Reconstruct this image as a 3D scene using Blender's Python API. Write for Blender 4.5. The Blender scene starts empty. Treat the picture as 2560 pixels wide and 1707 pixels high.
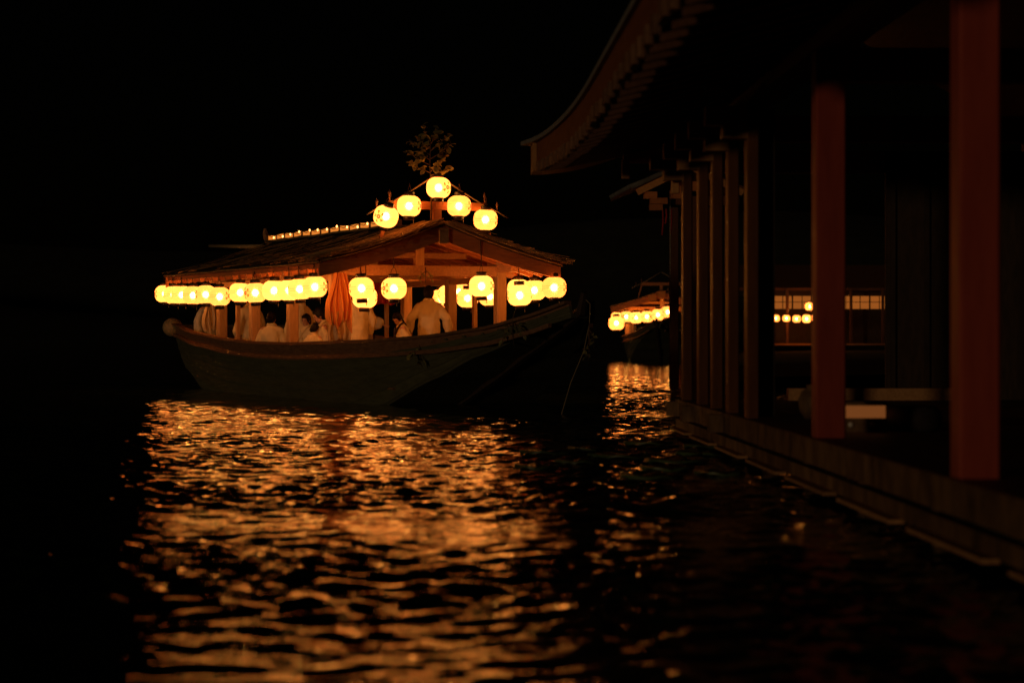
import bpy, math, random
import numpy as np
from mathutils import Vector, Matrix, Euler, Quaternion

random.seed(7)
S = bpy.context.scene
COL = S.collection
PI = math.pi
R = math.radians

# ------------------------------------------------------------------ camera
EYE = 1.10                      # eye height above the pond
cam_d = bpy.data.cameras.new('camera')
cam = bpy.data.objects.new('camera', cam_d)
COL.objects.link(cam)
cam.location = (0, 0, EYE)
cam.rotation_euler = (PI / 2, 0, 0)
cam_d.sensor_width = 36
cam_d.lens = 75
cam_d.shift_y = -0.0081
cam_d.clip_start = 0.1
cam_d.clip_end = 3000
cam_d.dof.use_dof = True
cam_d.dof.focus_distance = 34.0
cam_d.dof.aperture_fstop = 1.9
S.camera = cam

# ------------------------------------------------------------------ world, added fill sun, exposure
W = bpy.data.worlds.new('World')
S.world = W
W.use_nodes = True
wn = W.node_tree
wn.nodes.clear()
sky = wn.nodes.new('ShaderNodeTexSky')
sky.sky_type = 'NISHITA'
sky.sun_disc = False
sky.sun_elevation = R(1.8)
sky.sun_rotation = R(217)
bg = wn.nodes.new('ShaderNodeBackground')
bg.inputs['Strength'].default_value = 0.00014
wo = wn.nodes.new('ShaderNodeOutputWorld')
wn.links.new(sky.outputs[0], bg.inputs[0])
wn.links.new(bg.outputs[0], wo.inputs[0])

sun_d = bpy.data.lights.new('moon', 'SUN')  # added warm fill from behind the eye, in place of unseen lanterns
sun_d.energy = 0.19
sun_d.angle = R(3)
sun_d.color = (1.0, 0.64, 0.34)
sun = bpy.data.objects.new('moon', sun_d)
COL.objects.link(sun)
sun.location = (-10, -30, 30)
sun.rotation_euler = Vector((0.60, 0.80, -0.035)).to_track_quat('-Z', 'Y').to_euler()

S.view_settings.view_transform = 'Standard'
S.view_settings.look = 'None'
S.view_settings.exposure = 0
S.view_settings.gamma = 1
S.view_settings.use_curve_mapping = False
S.cycles.use_denoising = True
S.cycles.max_bounces = 8
S.cycles.transmission_bounces = 4
S.cycles.diffuse_bounces = 3
S.cycles.glossy_bounces = 3
S.cycles.sample_clamp_indirect = 6
S.cycles.caustics_reflective = False
S.cycles.caustics_refractive = False


# ------------------------------------------------------------------ helpers
def tag(o, label=None, cat=None, group=None, kind=None):
    if label: o['label'] = label
    if cat: o['category'] = cat
    if group: o['group'] = group
    if kind: o['kind'] = kind
    return o


def empty(name, loc=(0, 0, 0), rz=0.0, label=None, cat=None, group=None, parent=None):
    o = bpy.data.objects.new(name, None)
    o.empty_display_size = 0.2
    COL.objects.link(o)
    o.location = loc
    o.rotation_euler = (0, 0, rz)
    o.parent = parent
    return tag(o, label, cat, group)


def inst(name, me, parent=None, loc=(0, 0, 0), rot=None, scale=None):
    o = bpy.data.objects.new(name, me)
    COL.objects.link(o)
    o.parent = parent
    o.location = loc
    if rot is not None:
        o.rotation_euler = rot
    if scale is not None:
        o.scale = scale
    return o


def kids(o):
    return [c for c in bpy.data.objects if c.parent == o]


def copy_tree(o, parent=None, skip=()):
    c = o.copy()
    COL.objects.link(c)
    c.parent = parent
    for ch in KIDS.get(o.name, []):
        if ch.name.split('.')[0] in skip:
            continue
        copy_tree(ch, c, skip)
    return c


KIDS = {}


def index_kids():
    KIDS.clear()
    for o in bpy.data.objects:
        if o.parent:
            KIDS.setdefault(o.parent.name, []).append(o)


class MB:
    def __init__(self):
        self.v, self.f, self.sm = [], [], []

    def add(self, vs, fs, smooth=False):
        n = len(self.v)
        self.v += [tuple(p) for p in vs]
        self.f += [tuple(i + n for i in f) for f in fs]
        self.sm += [smooth] * len(fs)
        return self

    def box(self, c, s, rot=None):
        c = Vector(c)
        hx, hy, hz = s[0] / 2, s[1] / 2, s[2] / 2
        ps = [Vector((x, y, z)) for x in (-hx, hx) for y in (-hy, hy) for z in (-hz, hz)]
        if rot is not None:
            ps = [rot @ p for p in ps]
        fs = [(0, 1, 3, 2), (4, 6, 7, 5), (0, 4, 5, 1), (2, 3, 7, 6), (0, 2, 6, 4), (1, 5, 7, 3)]
        return self.add([p + c for p in ps], fs)

    def cbox(self, c, s, ch=0.012):
        """box with chamfered vertical edges"""
        hx, hy, hz = s[0] / 2, s[1] / 2, s[2] / 2
        o = [(-hx + ch, -hy), (hx - ch, -hy), (hx, -hy + ch), (hx, hy - ch), (hx - ch, hy), (-hx + ch, hy), (-hx, hy - ch), (-hx, -hy + ch)]
        vs = [(c[0] + x, c[1] + y, c[2] + z) for z in (-hz, hz) for x, y in o]
        fs = [(i, (i + 1) % 8, 8 + (i + 1) % 8, 8 + i) for i in range(8)] + [tuple(range(7, -1, -1)), tuple(range(8, 16))]
        return self.add(vs, fs)

    def bar(self, p, q, w, h, up=(0, 0, 1)):
        p, q = Vector(p), Vector(q)
        d = (q - p).normalized()
        up = Vector(up)
        sx = d.cross(up)
        if sx.length < 1e-4:
            sx = d.cross(Vector((1, 0, 0)))
        sx.normalize()
        uz = sx.cross(d)
        vs = []
        for a in (p, q):
            for i, j in ((-1, -1), (1, -1), (1, 1), (-1, 1)):
                vs.append(a + sx * (w / 2 * i) + uz * (h / 2 * j))
        fs = [(0, 1, 2, 3), (7, 6, 5, 4), (0, 4, 5, 1), (1, 5, 6, 2), (2, 6, 7, 3), (3, 7, 4, 0)]
        return self.add(vs, fs)

    def tube(self, pts, r, n=8, smooth=True):
        pts = [Vector(p) for p in pts]
        m = len(pts)
        rs = r if isinstance(r, (list, tuple)) else [r] * m
        vs, fs = [], []
        prev = None
        for i, p in enumerate(pts):
            d = (pts[min(i + 1, m - 1)] - pts[max(i - 1, 0)]).normalized()
            if prev is None:
                a = d.cross(Vector((0, 0, 1)))
                if a.length < 1e-3:
                    a = d.cross(Vector((1, 0, 0)))
            else:
                a = prev - d * prev.dot(d)
            a.normalize()
            prev = a
            b = d.cross(a)
            for k in range(n):
                t = 2 * PI * k / n
                vs.append(p + (a * math.cos(t) + b * math.sin(t)) * rs[i])
        for i in range(m - 1):
            for k in range(n):
                fs.append((i * n + k, i * n + (k + 1) % n, (i + 1) * n + (k + 1) % n, (i + 1) * n + k))
        fs.append(tuple(range(n - 1, -1, -1)))
        fs.append(tuple((m - 1) * n + k for k in range(n)))
        return self.add(vs, fs, smooth)

    def lathe(self, prof, n=24, c=(0, 0, 0), cap=True, smooth=True):
        vs, fs = [], []
        for r, z in prof:
            for k in range(n):
                t = 2 * PI * k / n
                vs.append((c[0] + r * math.cos(t), c[1] + r * math.sin(t), c[2] + z))
        m = len(prof)
        for i in range(m - 1):
            for k in range(n):
                fs.append((i * n + k, i * n + (k + 1) % n, (i + 1) * n + (k + 1) % n, (i + 1) * n + k))
        if cap:
            fs.append(tuple(range(n - 1, -1, -1)))
            fs.append(tuple((m - 1) * n + k for k in range(n)))
        return self.add(vs, fs, smooth)

    def ell(self, c, r, n=14, m=9, rot=None):
        c = Vector(c)
        vs, fs = [], []
        for i in range(m + 1):
            a = PI * i / m
            rr = max(math.sin(a), 0.02)
            for k in range(n):
                t = 2 * PI * k / n
                p = Vector((r[0] * rr * math.cos(t), r[1] * rr * math.sin(t), -r[2] * math.cos(a)))
                if rot is not None:
                    p = rot @ p
                vs.append(c + p)
        for i in range(m):
            for k in range(n):
                fs.append((i * n + k, i * n + (k + 1) % n, (i + 1) * n + (k + 1) % n, (i + 1) * n + k))
        fs.append(tuple(range(n - 1, -1, -1)))
        fs.append(tuple(m * n + k for k in range(n)))
        return self.add(vs, fs, True)

    def cone(self, p, q, r0, r1, n=12):
        """round cone: a tapered capsule"""
        p, q = Vector(p), Vector(q)
        d = (q - p)
        L = d.length or 1e-6
        d = d / L
        pts, rs = [], []
        for a in (85, 60, 30):
            pts.append(p - d * r0 * math.sin(R(a)))
            rs.append(r0 * math.cos(R(a)))
        pts += [p, q]
        rs += [r0, r1]
        for a in (30, 60, 85):
            pts.append(q + d * r1 * math.sin(R(a)))
            rs.append(r1 * math.cos(R(a)))
        return self.tube(pts, rs, n)

    def sheet(self, grid, smooth=True):
        """grid: list of rows of points"""
        m, n = len(grid), len(grid[0])
        vs = [p for row in grid for p in row]
        fs = [(i * n + j, i * n + j + 1, (i + 1) * n + j + 1, (i + 1) * n + j) for i in range(m - 1) for j in range(n - 1)]
        return self.add(vs, fs, smooth)

    def slab(self, top, bot):
        """closed solid between two equal grids (rows of points)"""
        m, n = len(top), len(top[0])
        self.sheet(top, False)
        self.sheet([list(reversed(r)) for r in bot], False)
        def edge(a, b):
            self.add(list(a) + list(b), [(i, len(a) + i, len(a) + i + 1, i + 1) for i in range(len(a) - 1)])
        edge(top[0], bot[0])
        edge(list(reversed(top[-1])), list(reversed(bot[-1])))
        edge([r[0] for r in reversed(top)], [r[0] for r in reversed(bot)])
        edge([r[-1] for r in top], [r[-1] for r in bot])
        return self

    def mesh(self, name, mat=None):
        me = bpy.data.meshes.new(name)
        me.from_pydata(self.v, [], self.f)
        me.polygons.foreach_set('use_smooth', self.sm)
        if mat:
            me.materials.append(mat)
        me.update()
        return me

    def build(self, name, mat, parent=None, loc=(0, 0, 0), rot=None):
        return inst(name, self.mesh(name, mat), parent, loc, rot)


# ------------------------------------------------------------------ materials
def newmat(name):
    m = bpy.data.materials.new(name)
    m.use_nodes = True
    nt = m.node_tree
    return m, nt, nt.nodes['Principled BSDF'], nt.nodes['Material Output']


def surf(name, c1, c2, rough=0.7, scale=6.0, stretch=(1, 1, 1), bump=0.25, detail=6, spec=0.4, vary=0.25, c3=None):
    m, nt, b, out = newmat(name)
    N = nt.nodes
    tc = N.new('ShaderNodeTexCoord')
    mp = N.new('ShaderNodeMapping')
    mp.inputs['Scale'].default_value = stretch
    oi = N.new('ShaderNodeObjectInfo')
    ad = N.new('ShaderNodeVectorMath'); ad.operation = 'ADD'
    mul = N.new('ShaderNodeMath'); mul.operation = 'MULTIPLY'; mul.inputs[1].default_value = 37.0
    nt.links.new(oi.outputs['Random'], mul.inputs[0])
    nt.links.new(tc.outputs['Object'], ad.inputs[0])
    nt.links.new(mul.outputs[0], ad.inputs[1])
    nt.links.new(ad.outputs[0], mp.inputs['Vector'])
    nz = N.new('ShaderNodeTexNoise')
    nz.inputs['Scale'].default_value = scale
    nz.inputs['Detail'].default_value = detail
    nz.inputs['Roughness'].default_value = 0.62
    nt.links.new(mp.outputs[0], nz.inputs['Vector'])
    cr = N.new('ShaderNodeValToRGB')
    cr.color_ramp.elements[0].position = 0.32
    cr.color_ramp.elements[0].color = (*c1, 1)
    cr.color_ramp.elements[1].position = 0.68
    cr.color_ramp.elements[1].color = (*c2, 1)
    if c3:
        e = cr.color_ramp.elements.new(0.85)
        e.color = (*c3, 1)
    nt.links.new(nz.outputs['Fac'], cr.inputs['Fac'])
    hsv = N.new('ShaderNodeHueSaturation')
    mr = N.new('ShaderNodeMapRange')
    mr.inputs['To Min'].default_value = 1 - vary
    mr.inputs['To Max'].default_value = 1 + vary * 0.6
    nt.links.new(oi.outputs['Random'], mr.inputs['Value'])
    nt.links.new(mr.outputs[0], hsv.inputs['Value'])
    nt.links.new(cr.outputs['Color'], hsv.inputs['Color'])
    nt.links.new(hsv.outputs[0], b.inputs['Base Color'])
    b.inputs['Roughness'].default_value = rough
    b.inputs['Specular IOR Level'].default_value = spec
    if bump:
        bp = N.new('ShaderNodeBump')
        bp.inputs['Strength'].default_value = bump
        bp.inputs['Distance'].default_value = 0.02
        nt.links.new(nz.outputs['Fac'], bp.inputs['Height'])
        nt.links.new(bp.outputs[0], b.inputs['Normal'])
    return m


M = {}
M['boat_wood'] = surf('boat_wood', (0.42, 0.21, 0.08), (0.60, 0.33, 0.14), 0.6, 5, (6, 1, 6), 0.3)
M['post_wood'] = surf('post_wood', (0.54, 0.31, 0.12), (0.70, 0.43, 0.19), 0.55, 5, (6, 6, 0.8), 0.3)
M['red_wood'] = surf('red_wood', (0.46, 0.16, 0.05), (0.62, 0.25, 0.08), 0.55, 5, (1, 6, 6), 0.3)
M['hull'] = surf('hull', (0.070, 0.072, 0.036), (0.115, 0.115, 0.058), 0.75, 3, (4, 0.6, 5), 0.35, c3=(0.14, 0.135, 0.075))
M['gunwale'] = surf('gunwale', (0.16, 0.075, 0.035), (0.28, 0.14, 0.07), 0.6, 5, (5, 1, 5), 0.3)
M['pale_wood'] = surf('pale_wood', (0.42, 0.30, 0.14), (0.60, 0.44, 0.22), 0.6, 5, (4, 1, 4), 0.3)
M['deck'] = surf('deck', (0.20, 0.11, 0.05), (0.32, 0.18, 0.08), 0.6, 5, (6, 1, 6), 0.25)
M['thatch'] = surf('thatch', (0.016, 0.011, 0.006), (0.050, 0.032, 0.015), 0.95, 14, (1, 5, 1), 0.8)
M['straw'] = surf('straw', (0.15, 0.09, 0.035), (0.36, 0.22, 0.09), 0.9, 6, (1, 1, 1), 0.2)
M['vermilion'] = surf('vermilion', (0.36, 0.058, 0.036), (0.48, 0.085, 0.052), 0.5, 2.5, (4, 4, 0.7), 0.15, vary=0.12)
M['brown_paint'] = surf('brown_paint', (0.10, 0.034, 0.011), (0.18, 0.064, 0.020), 0.5, 2.5, (4, 4, 0.7), 0.15, vary=0.12)  # far columns: their shade is put into this darker brown
M['dark_wood'] = surf('dark_wood', (0.10, 0.040, 0.016), (0.17, 0.070, 0.030), 0.6, 5, (5, 0.8, 5), 0.3)
M['old_wood'] = surf('old_wood', (0.045, 0.024, 0.010), (0.30, 0.17, 0.07), 0.7, 3.0, (3, 1.6, 0.9), 0.6, c3=(0.62, 0.40, 0.19), vary=0.4)
M['eave_wood'] = surf('eave_wood', (0.48, 0.23, 0.075), (0.66, 0.34, 0.12), 0.65, 5, (3, 3, 3), 0.25)
M['fascia'] = surf('fascia', (0.20, 0.060, 0.020), (0.32, 0.105, 0.034), 0.65, 4, (3, 1, 3), 0.3)
M['roof_tile'] = surf('roof_tile', (0.10, 0.11, 0.11), (0.19, 0.20, 0.19), 0.45, 5, (1, 1, 1), 0.3)
M['black'] = surf('black_lacquer', (0.010, 0.008, 0.007), (0.02, 0.016, 0.014), 0.4, 5, (1, 1, 1), 0.05)
M['cord'] = surf('cord', (0.06, 0.03, 0.015), (0.12, 0.06, 0.03), 0.9, 20, (1, 1, 1), 0.2)
M['rope'] = surf('rope', (0.25, 0.19, 0.11), (0.40, 0.31, 0.19), 0.9, 20, (1, 1, 1), 0.3)
M['robe'] = surf('robe_cloth', (0.76, 0.66, 0.38), (0.88, 0.80, 0.50), 0.9, 5, (1, 1, 0.5), 0.25, vary=0.12)
M['robe_grey'] = surf('robe_grey', (0.26, 0.31, 0.33), (0.40, 0.45, 0.46), 0.9, 5, (1, 1, 0.5), 0.25)
M['robe_dark'] = surf('robe_dark', (0.02, 0.015, 0.015), (0.05, 0.035, 0.035), 0.9, 5, (1, 1, 1), 0.1)
M['orange_cloth'] = surf('orange_cloth', (0.66, 0.26, 0.06), (0.82, 0.36, 0.09), 0.85, 6, (2, 2, 0.6), 0.25)
M['pale_cloth'] = surf('pale_cloth', (0.42, 0.34, 0.20), (0.60, 0.50, 0.32), 0.9, 6, (2, 2, 0.6), 0.25)
M['red_cloth'] = surf('red_cloth', (0.30, 0.02, 0.02), (0.42, 0.04, 0.03), 0.85, 6, (2, 2, 0.6), 0.2)
M['skin'] = surf('skin', (0.50, 0.28, 0.18), (0.60, 0.36, 0.24), 0.5, 8, (1, 1, 1), 0.03, vary=0.12)
M['hair'] = surf('hair', (0.004, 0.003, 0.003), (0.010, 0.008, 0.007), 0.6, 30, (1, 1, 0.2), 0.4, spec=0.15)
M['leaf'] = surf('leaf', (0.26, 0.25, 0.085), (0.46, 0.42, 0.16), 0.45, 5, (1, 1, 1), 0.1, vary=0.45)
_nt = M['leaf'].node_tree
_tr = _nt.nodes.new('ShaderNodeBsdfTranslucent'); _tr.inputs[0].default_value = (0.45, 0.40, 0.10, 1)
_mx = _nt.nodes.new('ShaderNodeMixShader'); _mx.inputs[0].default_value = 0.4
_nt.links.new(_nt.nodes['Principled BSDF'].outputs[0], _mx.inputs[1]); _nt.links.new(_tr.outputs[0], _mx.inputs[2])
_nt.links.new(_mx.outputs[0], _nt.nodes['Material Output'].inputs['Surface'])
M['twig'] = surf('twig', (0.10, 0.06, 0.03), (0.17, 0.10, 0.05), 0.85, 20, (1, 1, 1), 0.3)
M['pad'] = surf('lily_pad', (0.045, 0.085, 0.03), (0.10, 0.15, 0.06), 0.4, 4, (1, 1, 1), 0.2, vary=0.3)
M['bank'] = surf('bank', (0.02, 0.025, 0.012), (0.05, 0.05, 0.025), 0.95, 0.4, (1, 1, 1), 0.5)
M['wall'] = surf('dark_wall', (0.03, 0.018, 0.010), (0.06, 0.035, 0.02), 0.8, 4, (4, 4, 1), 0.2)
M['white'] = surf('white_paint', (0.70, 0.68, 0.62), (0.80, 0.78, 0.72), 0.6, 8, (1, 1, 1), 0.05)
M['grey_edge'] = surf('grey_edge', (0.22, 0.23, 0.21), (0.34, 0.35, 0.32), 0.7, 6, (1, 1, 1), 0.3)

LANTERN_R, LANTERN_H = 0.193, 0.158      # radius, half height of the glowing body


def lantern_paper(name, strength=4.6, hot=0.10):
    """oiled paper lit from inside; ribs, middle lines and a painted flower crest on two sides"""
    m, nt, b, out = newmat(name)
    N, L = nt.nodes, nt.links
    N.remove(b)

    def math_(op, a, b=None, c=None):
        n = N.new('ShaderNodeMath'); n.operation = op
        for i, x in enumerate((a, b, c)):
            if x is None: continue
            if isinstance(x, (int, float)): n.inputs[i].default_value = x
            else: L.new(x, n.inputs[i])
        return n.outputs[0]
    tc = N.new('ShaderNodeTexCoord')
    sp = N.new('ShaderNodeSeparateXYZ')
    L.new(tc.outputs['Object'], sp.inputs[0])
    x, y, z = sp.outputs
    ax = math_('ABSOLUTE', x)
    front = math_('GREATER_THAN', ax, 0.10)
    ang = math_('MULTIPLY', math_('ARCTAN2', y, ax), LANTERN_R)        # arc length from the crest's middle
    r = math_('SQRT', math_('ADD', math_('MULTIPLY', ang, ang), math_('MULTIPLY', z, z)))
    th = math_('ARCTAN2', z, ang)
    petal = math_('MULTIPLY_ADD', math_('COSINE', math_('MULTIPLY', th, 10.0)), 0.006, 0.036)
    flower = math_('MULTIPLY', math_('LESS_THAN', r, petal), math_('GREATER_THAN', r, 0.010))
    wob = math_('MULTIPLY', math_('SINE', math_('MULTIPLY', r, 170.0)), 0.35)
    lv = math_('GREATER_THAN', math_('ADD', math_('COSINE', math_('MULTIPLY', th, 5.0)), wob), 0.25)
    ring = math_('MULTIPLY', math_('LESS_THAN', r, 0.094), math_('GREATER_THAN', r, 0.050))
    leaves = math_('MULTIPLY', ring, lv)
    # dark buds between the leaves
    bud = math_('MULTIPLY', math_('MULTIPLY', math_('LESS_THAN', r, 0.100), math_('GREATER_THAN', r, 0.078)),
                math_('GREATER_THAN', math_('COSINE', math_('MULTIPLY_ADD', th, 5.0, 0.5)), 0.80))
    flower = math_('MULTIPLY', flower, front)
    leaves = math_('MULTIPLY', leaves, front)
    bud = math_('MULTIPLY', bud, front)
    ribs = math_('MULTIPLY_ADD', math_('SINE', math_('MULTIPLY', z, 2 * PI / 0.0167)), 0.085, 0.915)
    d1 = math_('LESS_THAN', math_('ABSOLUTE', math_('SUBTRACT', z, 0.016)), 0.0034)
    d2 = math_('LESS_THAN', math_('ABSOLUTE', math_('ADD', z, 0.018)), 0.0034)
    lines = math_('SUBTRACT', 1.0, math_('MULTIPLY', math_('ADD', d1, d2), 0.55))
    nz = N.new('ShaderNodeTexNoise')
    nz.inputs['Scale'].default_value = 9.0
    L.new(tc.outputs['Object'], nz.inputs['Vector'])
    mott = math_('MULTIPLY_ADD', nz.outputs['Fac'], 0.35, 0.83)
    oi = N.new('ShaderNodeObjectInfo')
    rnd = math_('MULTIPLY_ADD', oi.outputs['Random'], 0.50, 0.72)
    tot = math_('MULTIPLY', math_('MULTIPLY', ribs, lines), math_('MULTIPLY', mott, rnd))
    base = N.new('ShaderNodeRGB'); base.outputs[0].default_value = (1.0, 0.228, 0.034, 1)

    def mix(a, bcol, fac):
        n = N.new('ShaderNodeMix'); n.data_type = 'RGBA'
        L.new(fac, n.inputs[0]); L.new(a, n.inputs[6]); n.inputs[7].default_value = (*bcol, 1)
        return n.outputs[2]
    colr = mix(base.outputs[0], (0.42, 0.085, 0.006), leaves)
    colr = mix(colr, (0.22, 0.018, 0.003), flower)
    colr = mix(colr, (0.05, 0.012, 0.004), bud)
    em = N.new('ShaderNodeEmission')
    L.new(colr, em.inputs['Color'])
    L.new(math_('MULTIPLY', tot, strength), em.inputs['Strength'])
    rf = N.new('ShaderNodeBsdfRefraction')
    rf.inputs['IOR'].default_value = 1.25
    rf.inputs['Roughness'].default_value = 0.62
    mk = N.new('ShaderNodeMix'); mk.data_type = 'RGBA'; mk.blend_type = 'MULTIPLY'
    mk.inputs[0].default_value = 1.0
    L.new(colr, mk.inputs[6]); mk.inputs[7].default_value = (hot, hot * 4.5, hot * 24, 1)
    L.new(mk.outputs[2], rf.inputs['Color'])
    ads = N.new('ShaderNodeAddShader')
    L.new(em.outputs[0], ads.inputs[0]); L.new(rf.outputs[0], ads.inputs[1])
    tp = N.new('ShaderNodeBsdfTransparent')
    tp.inputs['Color'].default_value = (0.055, 0.044, 0.028, 1)
    ad2 = N.new('ShaderNodeAddShader')
    L.new(ads.outputs[0], ad2.inputs[0]); L.new(tp.outputs[0], ad2.inputs[1])
    L.new(ad2.outputs[0], out.inputs['Surface'])
    return m


def emit(name, col, strength):
    m, nt, b, out = newmat(name)
    nt.nodes.remove(b)
    em = nt.nodes.new('ShaderNodeEmission')
    em.inputs[0].default_value = (*col, 1)
    em.inputs[1].default_value = strength
    nt.links.new(em.outputs[0], out.inputs['Surface'])
    return m


M['paper'] = lantern_paper('lantern_paper')
M['bulb'] = emit('lantern_bulb', (1.0, 0.48, 0.11), 520.0)
M['tiny_bulb'] = emit('tiny_bulb', (1.0, 0.40, 0.10), 6.0)
M['box_paper'] = emit('box_paper', (1.0, 0.28, 0.035), 0.75)
M['window_paper'] = emit('window_paper', (1.0, 0.27, 0.04), 0.30)
M['lamp_paper'] = emit('lamp_paper', (1.0, 0.30, 0.07), 0.15)  # added glow for the box on the pavilion floor


def water_mat():
    m, nt, b, out = newmat('pond_water')
    N, L = nt.nodes, nt.links
    b.inputs['Base Color'].default_value = (0.014, 0.028, 0.012, 1)
    b.inputs['Roughness'].default_value = 0.03
    b.inputs['IOR'].default_value = 1.333
    b.inputs['Specular IOR Level'].default_value = 0.5
    tc = N.new('ShaderNodeTexCoord')
    mp = N.new('ShaderNodeMapping')
    mp.inputs['Scale'].default_value = (1.0, 1.5, 1.0)
    L.new(tc.outputs['Object'], mp.inputs[0])
    n1 = N.new('ShaderNodeTexNoise'); n1.inputs['Scale'].default_value = 8.0; n1.inputs['Detail'].default_value = 3
    L.new(mp.outputs[0], n1.inputs['Vector'])
    bp = N.new('ShaderNodeBump'); bp.inputs['Strength'].default_value = 0.4; bp.inputs['Distance'].default_value = 0.016
    L.new(n1.outputs['Fac'], bp.inputs['Height'])
    L.new(bp.outputs[0], b.inputs['Normal'])
    return m


M['water'] = water_mat()

# ------------------------------------------------------------------ the pond
def spaced(lo, hi, base, k, far):
    a, y = [lo], lo
    while y < hi:
        y += max(base, k * abs(y))
        a.append(y)
    g = base
    step = a[-1] - a[-2]
    while y < far:
        step *= 1.22
        y += step
        a.append(y)
    return a


def build_water():
    ys = np.array([-60, -20, -6, 0, 2] + spaced(3.0, 115.0, 0.028, 0.0027, 1500))
    xl = np.array(spaced(0.0, 9.5, 0.036, 0.0, 1200))
    xs = np.concatenate([-xl[:0:-1], xl])
    X, Y = np.meshgrid(xs, ys)
    D = np.hypot(X, Y)
    cell = np.maximum(0.034, 0.0027 * np.abs(Y))
    gx = np.clip((np.abs(X) - 9.5) / 8, 0, 1)
    cell = np.maximum(cell, gx * 2.0)
    Z = np.zeros_like(X)
    rng = np.random.RandomState(11)
    K = 240
    # short choppy ripples running every way, crossing one another
    for i in range(K):
        lam = 0.085 * (0.50 / 0.085) ** ((i + rng.rand()) / K)
        th = rng.rand() * 2 * PI if rng.rand() < 0.85 else rng.normal(PI / 2, 0.6)
        slope = 0.0205 * (1.0 if lam < 0.6 else (0.6 / lam) ** 0.7)
        k = 2 * PI / lam
        amp = slope / k * (0.5 + rng.rand())
        fade = np.clip((lam / cell - 2.2) / 2.0, 0, 1)
        ph = k * (X * math.cos(th) + Y * math.sin(th)) + rng.rand() * 2 * PI
        Z += amp * fade * np.sin(ph)
    # gust patches: calmer and rougher areas
    G = 0.72 + 0.42 * (0.5 * np.sin(X * 0.55 + Y * 0.9 + 1.3 + 1.5 * np.sin(X * 0.23 - Y * 0.17)) + 0.5 * np.sin(-X * 0.37 + Y * 1.45 + 1.1 * np.sin(X * 0.8 + 0.4)))
    Z *= G
    edge = np.clip((D - 115) / 30, 0, 1)
    Z *= (1 - edge)
    nv = len(ys) * len(xs)
    me = bpy.data.meshes.new('pond_water')
    me.vertices.add(nv)
    me.vertices.foreach_set('co', np.stack([X, Y, Z], -1).astype(np.float32).ravel())
    nx, ny = len(xs), len(ys)
    idx = np.arange(nv).reshape(ny, nx)
    q = np.stack([idx[:-1, :-1], idx[:-1, 1:], idx[1:, 1:], idx[1:, :-1]], -1).reshape(-1, 4)
    me.loops.add(q.size)
    me.loops.foreach_set('vertex_index', q.ravel().astype(np.int32))
    me.polygons.add(len(q))
    me.polygons.foreach_set('loop_start', np.arange(0, q.size, 4, dtype=np.int32))
    me.polygons.foreach_set('use_smooth', np.ones(len(q), dtype=bool))
    me.update(calc_edges=True)
    me.validate()
    me.materials.append(M['water'])
    o = inst('pond_water', me)
    tag(o, 'dark rippled pond with orange lantern reflections', None, None, 'structure')
    return o


build_water()

# far bank: a low dark shore that closes the pond
mb = MB()
rows = []
for j in range(10):
    d = 190 + j * 14
    h = [-1.2, 0.6, 1.4, 2.2, 4, 7, 10, 13, 14, 12][j]
    rows.append([(d * math.sin(a) * 1.2, d * math.cos(a), h * (0.8 + 0.35 * math.sin(7 * a + j) + 0.2 * math.sin(17 * a))) for a in [R(-60 + 120 * i / 60) for i in range(61)]])
mb.sheet(rows)
tag(mb.build('hills', M['bank']), 'dark low shore beyond the pond', None, None, 'structure')


# ------------------------------------------------------------------ lanterns
def make_lantern_meshes():
    d = {}
    n = 28
    prof = []
    for i in range(31):
        z = -LANTERN_H + 2 * LANTERN_H * i / 30
        t = abs(z) / (LANTERN_H * 1.10)
        r = LANTERN_R * (1 - t ** 2.7) ** (1 / 2.1)
        r += 0.0012 * math.cos(2 * PI * z / 0.0211)
        prof.append((max(r, 0.075), z))
    d['shade'] = MB().lathe(prof, n).mesh('paper_shade', M['paper'])
    d['bulb'] = MB().ell((0, 0, 0.0), (0.034, 0.034, 0.042), 10, 7).mesh('bulb', M['bulb'])
    ring = [(0.074, 0), (0.083, 0.003), (0.083, 0.064), (0.078, 0.069), (0.05, 0.069)]
    d['ring'] = MB().lathe(ring, 20).mesh('ring', M['black'])
    mb = MB()
    pts = [(0.075 * math.cos(t), 0, 0.115 * math.sin(t)) for t in [PI * i / 12 for i in range(13)]]
    mb.tube(pts, 0.0045, 6)
    d['handle'] = mb.mesh('handle', M['cord'])
    d['cord'] = MB().tube([(0, 0, 0), (0.004, 0, 0.3), (-0.004, 0.003, 0.7), (0, 0, 1)], 0.008, 6).mesh('cord', M['cord'])
    d['tassel'] = MB().lathe([(0.004, 0), (0.008, -0.02), (0.005, -0.09)], 6).mesh('tassel', M['pale_cloth'])
    return d


LM = make_lantern_meshes()


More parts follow.
